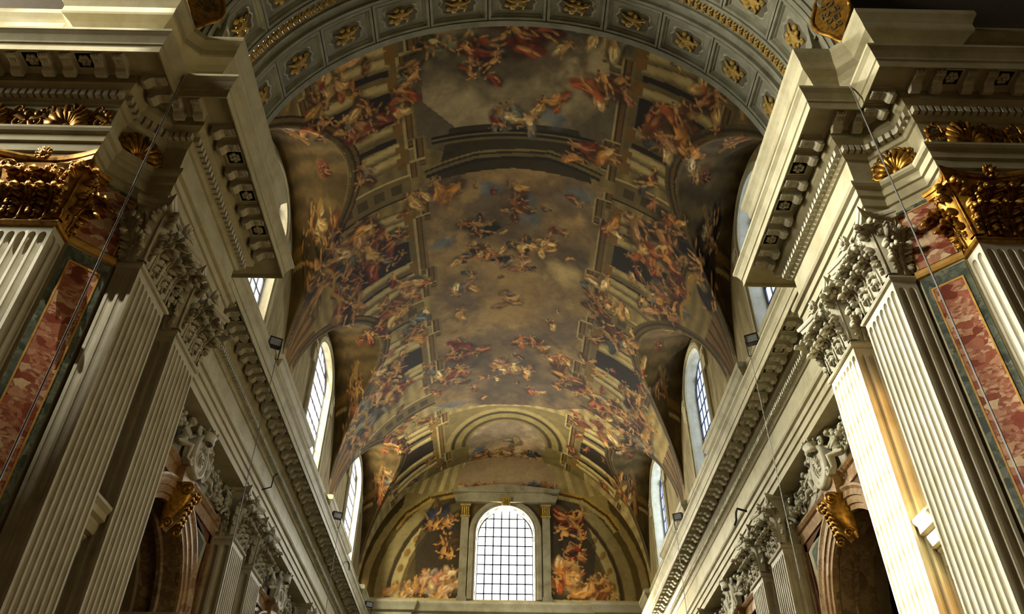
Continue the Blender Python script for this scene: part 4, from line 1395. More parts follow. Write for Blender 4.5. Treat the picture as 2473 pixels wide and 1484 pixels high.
def make_pilaster(name, w, t, shaft_mat, cap_mat, nf=7, zb=Z_ASTR, zt=Z_ARCH, z0=1.1):
    root = empty(name)
    put('shaft', shaft_mesh(w, t, z0, zb, nf, shaft_mat), root)
    base = MB()
    prof = [(0.0, z0 + 0.02), (0.05, z0), (0.05, z0 - 0.05), (0.1, z0 - 0.12), (0.06, z0 - 0.2), (0.16, z0 - 0.34), (0.18, z0 - 0.42), (0.2, z0 - 0.44), (0.2, 0.0)]
    sweep(base, prof[::-1], [(-w / 2, t), (-w / 2, 0), (w / 2, 0), (w / 2, t)], -1)
    base.build('base', M['cream'], root)
    parts = capital_parts(w, t, zb, zt, cap_mat, name)
    cap = put('capital', parts['bell'], root)
    for k in ('astragal', 'abacus', 'flower'):
        put(k, parts[k], cap)
    H = zt - zb
    lw = w / 3 * 1.08
    low = leaf_mesh('acanthus_leaf', lw, H * 0.36, 0.11, cap_mat)
    up = leaf_mesh('acanthus_leaf', lw * 1.05, H * 0.58, 0.13, cap_mat)
    corner = leaf_mesh('acanthus_leaf', lw * 1.1, H * 0.66, 0.16, cap_mat)
    vol = volute_mesh(cap_mat)
    husk = husk_mesh(cap_mat)
    z = zb + 0.12
    for i in range(3):
        put('acanthus_leaf', low, cap, (-w / 3 + i * w / 3, 0.0, z))
    for i in range(2):
        put('acanthus_leaf', up, cap, (-w / 6 + i * w / 3, 0.03, z + 0.05))
    for q in (-1, 1):
        put('acanthus_leaf', corner, cap, (q * (w / 2 - 0.03), 0.03, z + 0.05), (0, 0, q * PI / 4))
        put('acanthus_leaf', low, cap, (q * (w / 2 - 0.02), t * 0.62, z), (0, 0, q * PI / 2))
        put('acanthus_leaf', up, cap, (q * (w / 2 - 0.04), t * 0.98, z + 0.05), (0, 0, q * PI / 2))
        put('volute', vol, cap, (q * (w / 2 - 0.1), -0.02, zt - 0.22), (0, 0, 0), (q, 1, 1))
        put('volute', vol, cap, (q * 0.33, 0.06, zt - 0.3), (0, 0, 0), (-q * 0.75, 0.8, 0.75))
        put('husk', husk, cap, (q * 0.3, -0.08, zt - 0.5))
        put('husk', husk, cap, (q * (w / 2 + 0.02), t * 0.5, zt - 0.42), (0, 0, q * PI / 2))
    return root

PW, PT = 1.36, 0.45
M['shaft_white'] = stone('pale_fluted_stucco', srgb(160, 151, 124), srgb(186, 178, 152), srgb(200, 194, 172), 1.2)
pil = make_pilaster('fluted_pilaster', PW, PT, M['shaft_white'], M['white'])
PIL_USED = [False]
def place_pilaster(src, x, y, rz, label, group, used):
    o = src if not used[0] else copy_tree(src)
    used[0] = True
    o.location = (x, y, 0)
    o.rotation_euler = (0, 0, rz)
    tag(o, label, 'pilaster', group)
    return o

CY1, CY2 = 11.84, 13.93
for s, sd in ((-1, 'left'), (1, 'right')):
    place_pilaster(pil, s * XP, CY1, -s * PI / 2, 'near white fluted pilaster of the crossing pier beside the red marble panel, %s' % sd, 'crossing pilasters', PIL_USED)
    place_pilaster(pil, s * XP, CY2, -s * PI / 2,
                   'second fluted pilaster of the right crossing pier, blazing in sunlight' if s > 0 else 'second fluted pilaster of the left crossing pier, in shade', 'crossing pilasters', PIL_USED)
npil = make_pilaster('nave_pilaster', 1.3, XW - XN + 0.02, M['shaft_white'], M['white'])
NU = [False]
for s, sd in ((-1, 'left'), (1, 'right')):
    for j, yc in enumerate((25.6, 36.5)):
        for q, nm in ((-1.2, 'nearer'), (1.2, 'farther')):
            place_pilaster(npil, s * XN, yc + q, -s * PI / 2, '%s fluted pilaster of the %s pair along the %s nave wall' % (nm, ('first', 'second')[j], sd), 'nave pilasters', NU)
gp = make_pilaster('gilded_pilaster', PW, PT, M['shaft_white'], M['gold'])
GU = [False]
for s, sd in ((-1, 'left'), (1, 'right')):
    place_pilaster(gp, s * (8.12 + PW / 2 + 0.04), 10.08, 0.0, 'fluted pilaster with gilded acanthus capital at the %s edge' % sd, 'gilded pilasters', GU)

# ------------------------------------------------------------------ marble facing of the piers
def diag_panel(s, sd):
    """inlaid marble on the cut-off corner; local x along the diagonal, front at local -y"""
    c = Vector(((7.55 + 8.1) / 2 * s, 10.82))
    n = Vector((-s, -1)).normalized()
    root = empty('marble_inlay', (c.x, c.y, 0), face_rot(n))
    tag(root, 'red breccia marble panel in a green border on the %s crossing pier' % sd, 'inlay')
    hw = 0.40
    MB().box(-hw, hw, -0.03, 0.05, 0.3, 11.45).build('border', M['verde'], root)
    f = MB()
    for a, b, c0, c1 in ((-0.29, -0.26, 0.6, 11.12), (0.26, 0.29, 0.6, 11.12), (-0.29, 0.29, 11.12, 11.16), (-0.29, 0.29, 0.56, 0.6)):
        f.box(a, b, -0.05, 0.0, c0, c1)
    f.build('fillet', M['giallo'], root)
    MB().box(-0.26, 0.26, -0.042, 0.0, 0.6, 11.12).build('panel', M['rosso'], root)
    a = MB()
    a.prism([(0.05, 11.48), (-0.05, 11.5), (-0.08, 11.55), (-0.08, 11.6), (-0.05, 11.65), (0.05, 11.66)], -0.44, 0.44, 'x')
    a.build('astragal', M['giallo'], root)
    MB().box(-hw, hw, -0.02, 0.05, 11.66, 13.2).build('upper_border', M['verde'], root)
    MB().box(-0.34, 0.34, -0.032, 0.0, 11.68, 13.06).build('upper_panel', M['rosso'], root)
    f = MB()
    f.box(-0.37, -0.34, -0.04, 0, 11.68, 13.06); f.box(0.34, 0.37, -0.04, 0, 11.68, 13.06); f.box(-0.37, 0.37, -0.04, 0, 13.06, 13.09)
    f.build('upper_fillet', M['giallo'], root)
    return root
def strip_panel(s, sd):
    """marble strip and impost moulding between the paired pilasters"""
    y0, y1 = CY1 + PW / 2, CY2 - PW / 2
    root = empty('inlaid_strip', (s * 7.55, (y0 + y1) / 2, 0), -s * PI / 2)
    tag(root, 'narrow orange marble strip between the paired pilasters, %s pier' % sd, 'inlay')
    h = (y1 - y0) / 2
    MB().box(-h, h, -0.02, 0.03, 0.3, 13.2).build('border', M['cream'], root)
    MB().box(-h + 0.2, h - 0.1, -0.05, 0.0, 7.8, 11.4).build('panel', M['siena'], root)
    MB().box(-h + 0.2, h - 0.1, -0.05, 0.0, 0.6, 6.5).build('lower_panel', M['siena'], root)
    f = MB()
    for q in (0.12, -0.06):
        f.box(-h + q + 0.02, -h + q + 0.06, -0.07, 0, 0.6, 11.4)
    f.build('fillet', M['verde'], root)
    im = MB()
    im.prism([(0.02, 6.6), (-0.12, 6.6), (-0.12, 6.8), (-0.15, 6.83), (-0.15, 7.05), (-0.2, 7.1), (-0.2, 7.14), (-0.3, 7.16), (-0.34, 7.3), (-0.34, 7.36), (-0.42, 7.4), (-0.42, 7.52), (-0.48, 7.6), (-0.48, 7.66), (0.02, 7.7)], -h, h, 'x')
    im.build('impost', M['cream'], root)
    as_ = MB()
    as_.prism([(0.02, 11.48), (-0.06, 11.5), (-0.09, 11.56), (-0.06, 11.63), (0.02, 11.65)], -h, h, 'x')
    as_.build('astragal', M['cream'], root)
for s, sd in ((-1, 'left'), (1, 'right')):
    diag_panel(s, sd)
    strip_panel(s, sd)

# ------------------------------------------------------------------ great arch between crossing and nave
def arch_body():
    m = MB()
    n = 96
    prof = [(-0.75, AR + 3.0), (AY1 - AY0, AR + 3.0)]
    # cross-section in (y offset from AY0, radius), seen from below
    sec = [(-0.55, AR + 0.75), (-0.55, AR + 0.45), (-0.42, AR + 0.36), (-0.38, AR + 0.36), (-0.3, AR + 0.2), (-0.12, AR + 0.12), (-0.12, AR + 0.05), (0.0, AR + 0.02),
           (0.0, AR - 0.02), (0.14, AR - 0.02), (0.16, AR + 0.1), (1.52, AR + 0.1), (1.54, AR - 0.03), (1.62, AR - 0.03), (1.64, AR + 0.06), (2.02, AR + 0.06), (2.04, AR - 0.03), (2.12, AR - 0.03),
           (2.16, AR + 0.1), (2.36, AR + 0.1), (2.38, AR - 0.02), (2.48, AR - 0.02), (2.5, AR + 0.1), (3.78, AR + 0.1), (3.8, AR - 0.02), (4.0, AR - 0.02), (4.0, AR + 3.2)]
    P = []
    for i in range(n + 1):
        a = -PI / 2 + PI * i / n
        P.append([(r * math.sin(a), AY0 + y, AC + r * math.cos(a)) for y, r in sec])
    m.grid(P)
    o = m.build('crossing_arch', M['coffer'])
    tag(o, 'great coffered arch between the crossing and the painted nave', 'arch', kind='structure')
    return o
ARCH = arch_body()
# spandrel that closes the space above the arch towards the nave
sp = MB()
n = 40
P = []
for i in range(n + 1):
    a = -PI / 2 + PI * i / n
    P.append([((AR + 0.3) * math.sin(a), AY1 - 0.3, AC + (AR + 0.3) * math.cos(a)), (13 * math.sin(a), AY1 - 0.3, AC - 1 + 13 * math.cos(a))])
sp.grid(P)
sp.build('spandrel', M['brown'], ARCH)

sp = MB()
sp.grid([[((AR + 0.6) * math.sin(a), AY0 - 0.3, AC + (AR + 0.6) * math.cos(a)), (17 * math.sin(a), AY0 - 0.3, AC + 17 * math.cos(a))] for a in np.linspace(-PI / 2, PI / 2, 41)])
sp.build('spandrel', M['shell'], ARCH)

def bent(mb, name, mat, smooth=False):
    """a mesh drawn flat (x along the arch, y across it, z towards the viewer) bent on to the soffit at the crown"""
    out = MB()
    out.f = mb.f
    for x, y, z in mb.v:
        a = x / AR
        r = AR + 0.1 - z
        out.v.append((r * math.sin(a), y, r * math.cos(a)))
    return out.mesh(name, mat, smooth)

PITCH_A = math.radians(14.8)
cl = AR * PITCH_A
def frame_ring(x0, x1, y0, y1, prof):
    m = MB()
    rings = []
    nx = 6
    for d, z in prof:
        pts = []
        for k in range(nx):
            pts.append((x0 + d + (x1 - x0 - 2 * d) * k / nx, y0 + d, z))
        for k in range(2):
            pts.append((x1 - d, y0 + d + (y1 - y0 - 2 * d) * k / 2, z))
        for k in range(nx):
            pts.append((x1 - d - (x1 - x0 - 2 * d) * k / nx, y1 - d, z))
        for k in range(2):
            pts.append((x0 + d, y1 - d - (y1 - y0 - 2 * d) * k / 2, z))
        pts.append(pts[0])
        rings.append(pts)
    m.grid([[rings[j][i] for j in range(len(prof))] for i in range(len(rings[0]))])
    return m
def cart_outline(sx, sy, n=48):
    pts = []
    for k in range(n):
        a = 2 * PI * k / n
        r = 1 - 0.07 * math.cos(4 * a) + 0.07 * math.cos(8 * a)
        pts.append((sx * r * math.cos(a), sy * r * math.sin(a)))
    return pts
def coffer_meshes(wy):
    fr = frame_ring(-cl / 2 + 0.02, cl / 2 - 0.02, -wy / 2, wy / 2, [(0.0, 0.0), (0.0, 0.1), (0.08, 0.1), (0.12, 0.03), (0.16, 0.05), (0.2, 0.0)])
    frame = bent(fr, 'coffer_frame', M['coffer'])
    sx, sy = cl * 0.3, wy * 0.26
    rim = MB()
    o1, o2, o3 = cart_outline(sx * 1.16, sy * 1.16), cart_outline(sx * 1.08, sy * 1.08), cart_outline(sx, sy)
    n = len(o1)
    P = []
    for i in range(n + 1):
        k = i % n
        P.append([(o1[k][0], o1[k][1], 0.0), (o2[k][0], o2[k][1], 0.035), (o3[k][0], o3[k][1], 0.005)])
    rim.grid(P)
    rim_me = bent(rim, 'cartouche_rim', M['cart_rim'])
    fld = MB()
    fld.add([(x, y, 0.006) for x, y in o3], [tuple(range(n))])
    fld_me = bent(fld, 'cartouche', M['coffer_dark'])
    fg = MB()
    r = random.Random(4)
    for k in range(16):                                      # gilded group of foliage and a seated figure
        a = r.uniform(0, 2 * PI)
        q = r.uniform(0, 0.75)
        fg.ball((sx * q * math.cos(a), sy * q * math.sin(a), 0.03), (r.uniform(0.05, 0.12), r.uniform(0.05, 0.1), r.uniform(0.03, 0.07)), 7, 5)
    fg.ball((0, 0, 0.05), (sx * 0.4, sy * 0.42, 0.07), 8, 6)
    fg.ball((sx * 0.1, -sy * 0.5, 0.06), (0.08, 0.08, 0.06), 8, 6)
    for q in (-1, 1):
        fg.tube([(0, -sy * 0.2, 0.06), (q * sx * 0.4, -sy * 0.1, 0.06), (q * sx * 0.75, -sy * 0.45, 0.04)], [0.06, 0.05, 0.03], 6)
        fg.tube([(q * 0.05, sy * 0.2, 0.05), (q * sx * 0.4, sy * 0.5, 0.06), (q * sx * 0.3, sy * 0.85, 0.03)], [0.08, 0.06, 0.04], 6)
    fg_me = bent(fg, 'gilded_relief', M['gold_paint'], True)
    return frame, rim_me, fld_me, fg_me
M['cart_rim'] = stone('pale_grey_moulding', srgb(120, 116, 96), srgb(142, 138, 118), srgb(156, 152, 134), 2)
for yrow, wy in ((AY0 + 0.84, 1.34), (AY0 + 3.14, 1.26)):
    frame, rim_me, fld_me, fg_me = coffer_meshes(wy)
    for k in range(-5, 6):
        c = put('coffer', frame, ARCH, (0, yrow, AC), (0, k * PITCH_A, 0))
        put('cartouche', fld_me, c)
        put('cartouche_rim', rim_me, c)
        put('gilded_relief', fg_me, c)
# garland of gilded bell-flowers along the middle of the soffit
g = MB()
for dx, rr, zz in ((-0.07, 0.035, 0.05), (-0.035, 0.06, 0.07), (0.0, 0.075, 0.09), (0.035, 0.085, 0.08)):
    g.ball((dx, 0, zz), (0.035, rr, rr * 0.7), 8, 5)
for q in (-1, 0, 1):
    g.tube([(0.02, q * 0.03, 0.09), (0.09, q * 0.08, 0.07), (0.12, q * 0.11, 0.03)], [0.03, 0.035, 0.012], 5)
for q in (-1, 1):
    g.tube([(-0.05, q * 0.05, 0.05), (0.0, q * 0.14, 0.05), (0.06, q * 0.16, 0.02)], [0.02, 0.035, 0.01], 5)
g_me = bent(g, 'garland_flower', M['gold_paint'], True)
ng = 96
for k in range(ng):
    a = -PI / 2 + 0.03 + (PI - 0.06) * (k + 0.5) / ng
    put('garland_flower', g_me, ARCH, (0, AY0 + 1.83, AC), (0, a, 0))

# ------------------------------------------------------------------ pendentives over the piers with gilded plaques
def pendentive(s, sd):
    m = MB()
    n, q = 18, 10
    P = []
    yc = 3.0                                            # crossing centre
    for i in range(n + 1):
        t = math.radians(78) * i / n
        r = AR + 0.72
        a = Vector((r * math.cos(t), AY0 - 0.55, AC + r * math.sin(t)))                 # edge of the nave arch
        b = Vector((AY0 - 0.55 - yc, r * math.cos(t) + yc, AC + r * math.sin(t)))        # edge of the transept arch
        row = []
        for j in range(q + 1):
            k = j / q
            p = a * (1 - k) + b * k
            c = Vector((0, yc, p.z))
            d = p - c
            bul = 1 + 0.05 * math.sin(PI * k)
            p = c + d * bul
            row.append((s * p.x, p.y, p.z))
        P.append(row)
    m.grid(P, flip=s > 0)
    o = m.build('ceiling_pendentive_' + sd, M['greystone'])
    tag(o, 'grey pendentive above the crossing pier, %s side' % sd, 'ceiling', kind='structure')
    return o
for s, sd in ((-1, 'left'), (1, 'right')):
    pendentive(s, sd)
def plaque(s, sd):
    """gilded shaped tablet on the foot of the pendentive"""
    n2 = Vector((-s, -1, -0.12)).normalized()
    base = Vector((s * 7.75, 10.6, 18.6))
    root = empty('gilded_plaque', base, face_rot(Vector((n2.x, n2.y))))
    tag(root, 'gilded inscription tablet above the %s crossing pier' % sd, 'plaque')
    pts = []
    N = 40
    for k in range(N):
        a = 2 * PI * k / N
        r = 1 + 0.1 * math.cos(4 * a)
        pts.append((0.42 * r * math.cos(a) * (1 + 0.35 * math.sin(a)), 1.0 + 0.95 * r * math.sin(a)))
    MB().prism(pts, -0.06, 0.02, 'y').build('tablet', M['gold'], root)
    rim = [(x, -0.07, z) for x, z in pts] + [(pts[0][0], -0.07, pts[0][1])]
    MB().tube(rim, 0.05, 6).build('rim', M['gold'], root, True)
    rows = ('SO', 'RAB', 'DEI', 'US') if s > 0 else ('IN', 'NOM', 'DEI')
    for i, txt in enumerate(rows):
        cu = bpy.data.curves.new('lettering', 'FONT')
        cu.body = txt
        cu.size = 0.26
        cu.extrude = 0.01
        cu.align_x = 'CENTER'
        ob = bpy.data.objects.new('lettering', cu)
        COL.objects.link(ob)
        dg = bpy.context.evaluated_depsgraph_get()
        me = bpy.data.meshes.new_from_object(ob.evaluated_get(dg))
        bpy.data.objects.remove(ob)
        me.materials.clear()
        me.materials.append(M['coffer_dark'])
        put('lettering', me, root, (0, -0.075, 1.42 - 0.3 * i), (PI / 2, 0, 0))
for s, sd in ((-1, 'left'), (1, 'right')):
    plaque(s, sd)

# ------------------------------------------------------------------ gilded shells and scrolls on the friezes
def shell_mesh():
    m = MB()
    n = 9
    for k in range(n):
        a = PI * (k + 0.5) / n
        c, s_ = math.cos(a), math.sin(a)
        L = 0.34 + 0.05 * math.sin(a)
        m.tube([(0.05 * c, -0.05, 0.05 * s_), (0.6 * L * c, -0.13, 0.6 * L * s_), (L * c, -0.1, L * s_), (L * 1.06 * c, -0.02, L * 1.06 * s_)], [0.02, 0.045, 0.06, 0.03], 6)
    P = []
    for k in range(19):
        a = PI * k / 18
        P.append([(r * math.cos(a), y, r * math.sin(a)) for r, y in ((0.03, -0.03), (0.2, -0.08), (0.36, -0.05), (0.37, 0.0))])
    m.grid(P)
    m.ball((0, -0.06, 0.02), (0.08, 0.06, 0.06), 8, 5)
    return m.mesh('shell', M['gold'], True)
def scroll_mesh():
    m = MB()
    pts = [(0.0, -0.04, 0.06), (0.1, -0.07, 0.16), (0.24, -0.07, 0.22), (0.38, -0.06, 0.16)]
    for k in range(16):
        a = 0.4 - k * 0.52
        r = 0.15 * (1 - k / 18)
        pts.append((0.34 + r * math.cos(a), -0.07, 0.12 + r * math.sin(a)))
    m.tube(pts, [0.02, 0.03, 0.04, 0.045] + [0.042 - 0.0016 * k for k in range(16)], 6)
    pts = [(0.12, -0.05, 0.18)]
    for k in range(12):
        a = PI + 0.2 - k * 0.5
        r = 0.1 * (1 - k / 14)
        pts.append((0.22 + r * math.cos(a), -0.06, 0.38 + r * math.sin(a)))
    m.tube(pts, [0.03] + [0.034 - 0.0018 * k for k in range(12)], 6)
    for x, z, w in ((0.12, 0.02, 0.07), (0.24, 0.0, 0.06), (0.42, 0.3, 0.08), (0.34, 0.36, 0.06), (0.05, 0.3, 0.06), (0.5, 0.1, 0.05)):
        m.ball((x, -0.05, z), (w, 0.05, w * 0.7), 7, 5)
    return m.mesh('scroll', M['gold'], True)
SHELL, SCROLL = shell_mesh(), scroll_mesh()
for s, sd in ((-1, 'left'), (1, 'right')):
    root = TRIM[('c', s)]
    n = Vector((-s, -1)).normalized()
    rz = face_rot(n)
    c = Vector((s * 7.8, 10.82, 14.14))
    put('shell', SHELL, root, c, (0, 0, rz), (1.0, 1, 1.45))
    for q in (-1, 1):
        put('scroll', SCROLL, root, c, (0, 0, rz), (q * 0.9, 1, 1.3))
    for xs in (8.9, 10.5):
        c = Vector((s * xs, 10.08, 14.12))
        put('shell', SHELL, root, c, (0, 0, 0), (1.1, 1, 1.6))
        for q in (-1, 1):
            d = Vector((q * 0.3, 0, 0))
            put('scroll', SCROLL, root, c + d, (0, 0, 0), (q * 0.95, 1, 1.45))
    # framed gilded ornament on the attic of the cut-off corner
    at = TRIM[('a', s)]
    c = Vector((s * 7.76, 10.78, 16.36))
    fm = MB()
    for a, b, z0, z1 in ((-0.3, 0.3, 0.44, 0.49), (-0.3, -0.25, -0.3, 0.44), (0.25, 0.3, -0.3, 0.44)):
        fm.box(a, b, -0.16, 0, z0, z1)
    put('gilded_frame', fm.mesh('gilded_frame', M['gold']), at, c, (0, 0, rz))
    for q in (-1, 1):
        put('scroll', SCROLL, at, c + Vector((0, 0, 0.05)) + Vector((n.x, n.y, 0)) * 0.08, (0, 0, rz), (q * 0.45, 1, 0.8))

# ------------------------------------------------------------------ nave wall bays: archivolts, marble frames, imposts
def wall_frame(s, yc):
    """local frame on the nave wall: x along the wall, -y into the nave"""
    return (s * XW, yc, 0), -s * PI / 2

def arch_ring(hw, spr, rise, prof, y_of, n=28):
    """moulding swept round the arch: prof of (outward d, forward y)"""
    P = []
    for i in range(n + 1):
        a = PI * i / n
        P.append([(-(hw + d) * math.cos(a), y, spr + (rise + d) * math.sin(a)) for d, y in prof])
    return MB().grid(P)

def bay_surround(s, yc, sd, k):
    loc, rz = wall_frame(s, yc)
    root = empty('arch_surround', loc, rz)
    tag(root, '%s marble arch surround with moulded frame on the %s nave wall' % (('first', 'second', 'third')[k], sd), 'arch')
    prof = [(0.0, 0.06), (0.0, -0.08), (0.14, -0.08), (0.16, -0.13), (0.34, -0.13), (0.36, -0.18), (0.52, -0.18), (0.6, -0.24), (0.66, -0.24), (0.68, 0.0)]
    arch_ring(ARC_HW, ARC_SPR, ARC_RISE, prof, None).build('archivolt', M['siena'], root)
    prof = [(-0.05, 0.1), (-0.05, 0.45), (-0.12, 0.5), (-0.12, 0.62), (0.0, 0.66)]
    arch_ring(ARC_HW, ARC_SPR, ARC_RISE, prof, None).build('soffit_band', M['pink'], root)
    prof = [(-0.06, 1.1), (-0.14, 1.15), (-0.14, 1.4), (0.0, 1.44)]
    arch_ring(ARC_HW, ARC_SPR, ARC_RISE, prof, None).build('inner_band', M['brown'], root)
    for q in (-1, 1):
        im = MB()
        p = [(0.05, ARC_SPR - 0.75), (-0.1, ARC_SPR - 0.75), (-0.1, ARC_SPR - 0.5), (-0.14, ARC_SPR - 0.48), (-0.14, ARC_SPR - 0.25), (-0.22, ARC_SPR - 0.2), (-0.3, ARC_SPR - 0.1), (-0.3, ARC_SPR), (0.05, ARC_SPR)]
        x0, x1 = sorted((q * (ARC_HW - 0.28), q * (ARC_HW + 0.9)))
        im.prism(p, x0, x1, 'x')
        im.box(*sorted((q * (ARC_HW - 0.28), q * ARC_HW)), 0.0, 1.4, ARC_SPR - 0.3, ARC_SPR)
        im.build('impost', M['cream'], root)
        jm = MB()
        x0, x1 = sorted((q * ARC_HW, q * (ARC_HW + 0.6)))
        jm.box(x0, x1, -0.12, 0.02, 0, ARC_SPR - 0.75)
        jm.build('jamb', M['siena'], root)
    # rectangular frame: top band with moulded shelf and two uprights
    zt = 11.95
    hw = 3.45
    top = MB()
    top.prism([(0.02, zt - 0.42), (-0.1, zt - 0.42), (-0.1, zt - 0.08), (-0.16, zt - 0.04), (-0.22, zt + 0.04), (-0.22, zt + 0.1), (0.02, zt + 0.12)], -hw - 0.35, hw + 0.35, 'x')
    top.build('frame_head', M['siena'], root)
    ln = MB()
    ln.prism([(0.02, zt - 0.66), (-0.05, zt - 0.66), (-0.05, zt - 0.44), (0.02, zt - 0.44)], -hw, hw, 'x')
    ln.build('frame_fascia', M['dark_red'], root)
    for q in (-1, 1):
        u = MB()
        x0, x1 = sorted((q * hw, q * (hw + 0.35)))
        u.box(x0, x1, -0.1, 0.02, 0, zt - 0.42)
        u.build('frame_upright', M['siena'], root)
        u = MB()
        x0, x1 = sorted((q * (hw - 0.2), q * (hw - 0.02)))
        u.box(x0, x1, -0.05, 0.02, 0, zt - 0.44)
        u.build('frame_fascia', M['dark_red'], root)
        # spandrel panel between arch and frame: pale edging and dark green field
        pts = []
        r = ARC_HW + 0.82
        for i in range(9):
            a = math.radians(14 + 62 * i / 8)
            pts.append((q * r * math.cos(a), ARC_SPR + r * math.sin(a)))
        c = (q * (hw - 0.26), zt - 0.72)
        poly = pts + [c]
        poly = [p for p in poly if abs(p[0]) <= hw - 0.26]
        poly = [(q * (hw - 0.26), pts[0][1])] + poly if abs(pts[0][0]) > hw - 0.26 else poly
        e = MB()
        e.prism(poly, -0.05, 0.02, 'y')
        e.build('spandrel_edging', M['cream'], root)
        cx = sum(p[0] for p in poly) / len(poly); cz = sum(p[1] for p in poly) / len(poly)
        inner = [(cx + (x - cx) * 0.74, cz + (z - cz) * 0.74) for x, z in poly]
        e = MB()
        e.prism(inner, -0.065, 0.0, 'y')
        e.build('spandrel_panel', M['verde'], root)
    # bracket block that carries the shield above the arch
    b = MB()
    b.prism([(0.02, zt - 0.5), (-0.34, zt - 0.5), (-0.34, zt - 0.05), (-0.42, zt + 0.0), (-0.46, zt + 0.08), (-0.46, zt + 0.16), (0.02, zt + 0.18)], -0.42, 0.42, 'x')
    b.build('corbel_block', M['siena'], root)
    return root
M['dark_red'] = stone('dark_red_brown_marble', srgb(74, 44, 28), srgb(98, 62, 38), srgb(116, 78, 50), 3, 0.4)
for s, sd in ((-1, 'left'), (1, 'right')):
    for k, yc in enumerate(WIN_Y):
        bay_surround(s, yc, sd, k)

# gilded scroll keystones
def keystone_meshes():
    b = MB()
    side = []
    for i in range(25):
        t = i / 24
        y = -0.42 - 0.20 * math.sin(t * PI * 1.3 + 0.2) + 0.22 * t
        z = 11.5 - 1.25 * t
        side.append((y, z))
    P = []
    for i, (y, z) in enumerate(side):
        t = i / 24
        w = 0.34 - 0.12 * t
        P.append([(-w, 0.02, z), (-w, y, z), (-w * 0.55, y - 0.05, z), (0, y - 0.02, z), (w * 0.55, y - 0.05, z), (w, y, z), (w, 0.02, z)])
    b.grid(P, flip=True)
    b.add([(-0.34, 0.02, 11.5), (-0.34, side[0][0], 11.5), (0.34, side[0][0], 11.5), (0.34, 0.02, 11.5)], [(0, 1, 2, 3)])
    sc = MB()
    sc.tube([(0, (1 - k / 20) * math.cos(0.4 + k * 0.5), (1 - k / 20) * math.sin(0.4 + k * 0.5)) for k in range(18)], 0.23, 6)
    lf = MB()
    lf.tube([(0, 0, 0), (0.12, -0.04, 0.02), (0.2, 0.02, -0.08)], [0.05, 0.05, 0.015], 5)
    return b.mesh('bracket', M['gold'], True), sc.mesh('volute', M['gold'], True), lf.mesh('leaf', M['gold'], True)
KS = keystone_meshes()
for s, sd in ((-1, 'left'), (1, 'right')):
    for k, yc in enumerate(WIN_Y[:2]):
        loc, rz = wall_frame(s, yc)
        root = empty('scroll_keystone', loc, rz)
        tag(root, 'gilded scroll keystone hanging over the %s arch of the %s nave wall' % (('first', 'second')[k], sd), 'keystone', 'gilded keystones')
        put('bracket', KS[0], root)
        for q in (-1, 1):
            for zc, y, r in ((11.28, -0.5, 0.2), (10.32, -0.24, 0.15)):
                put('volute', KS[1], root, (q * 0.33, y, zc), None, (r, r, r))
            for n in range(7):
                put('leaf', KS[2], root, (0, -0.62 + 0.033 * n, 11.25 - 0.14 * n), None, (q, 1, 1))

# ------------------------------------------------------------------ white stucco reliefs above the arches
def fuse(mb, voxel, name, mat, smooth_it=4):
    """weld overlapping lumps into one continuous carved surface"""
    me = mb.mesh(name, mat, True)
    ob = bpy.data.objects.new('tmp', me)
    COL.objects.link(ob)
    md = ob.modifiers.new('r', 'REMESH')
    md.mode = 'VOXEL'
    md.voxel_size = voxel
    sm = ob.modifiers.new('s', 'SMOOTH')
    sm.iterations = smooth_it
    sm.factor = 0.5
    dg = bpy.context.evaluated_depsgraph_get()
    out = bpy.data.meshes.new_from_object(ob.evaluated_get(dg))
    bpy.data.objects.remove(ob)
    out.name = name
    out.materials.clear()
    out.materials.append(mat)
    out.polygons.foreach_set('use_smooth', [True] * len(out.polygons))
    return out

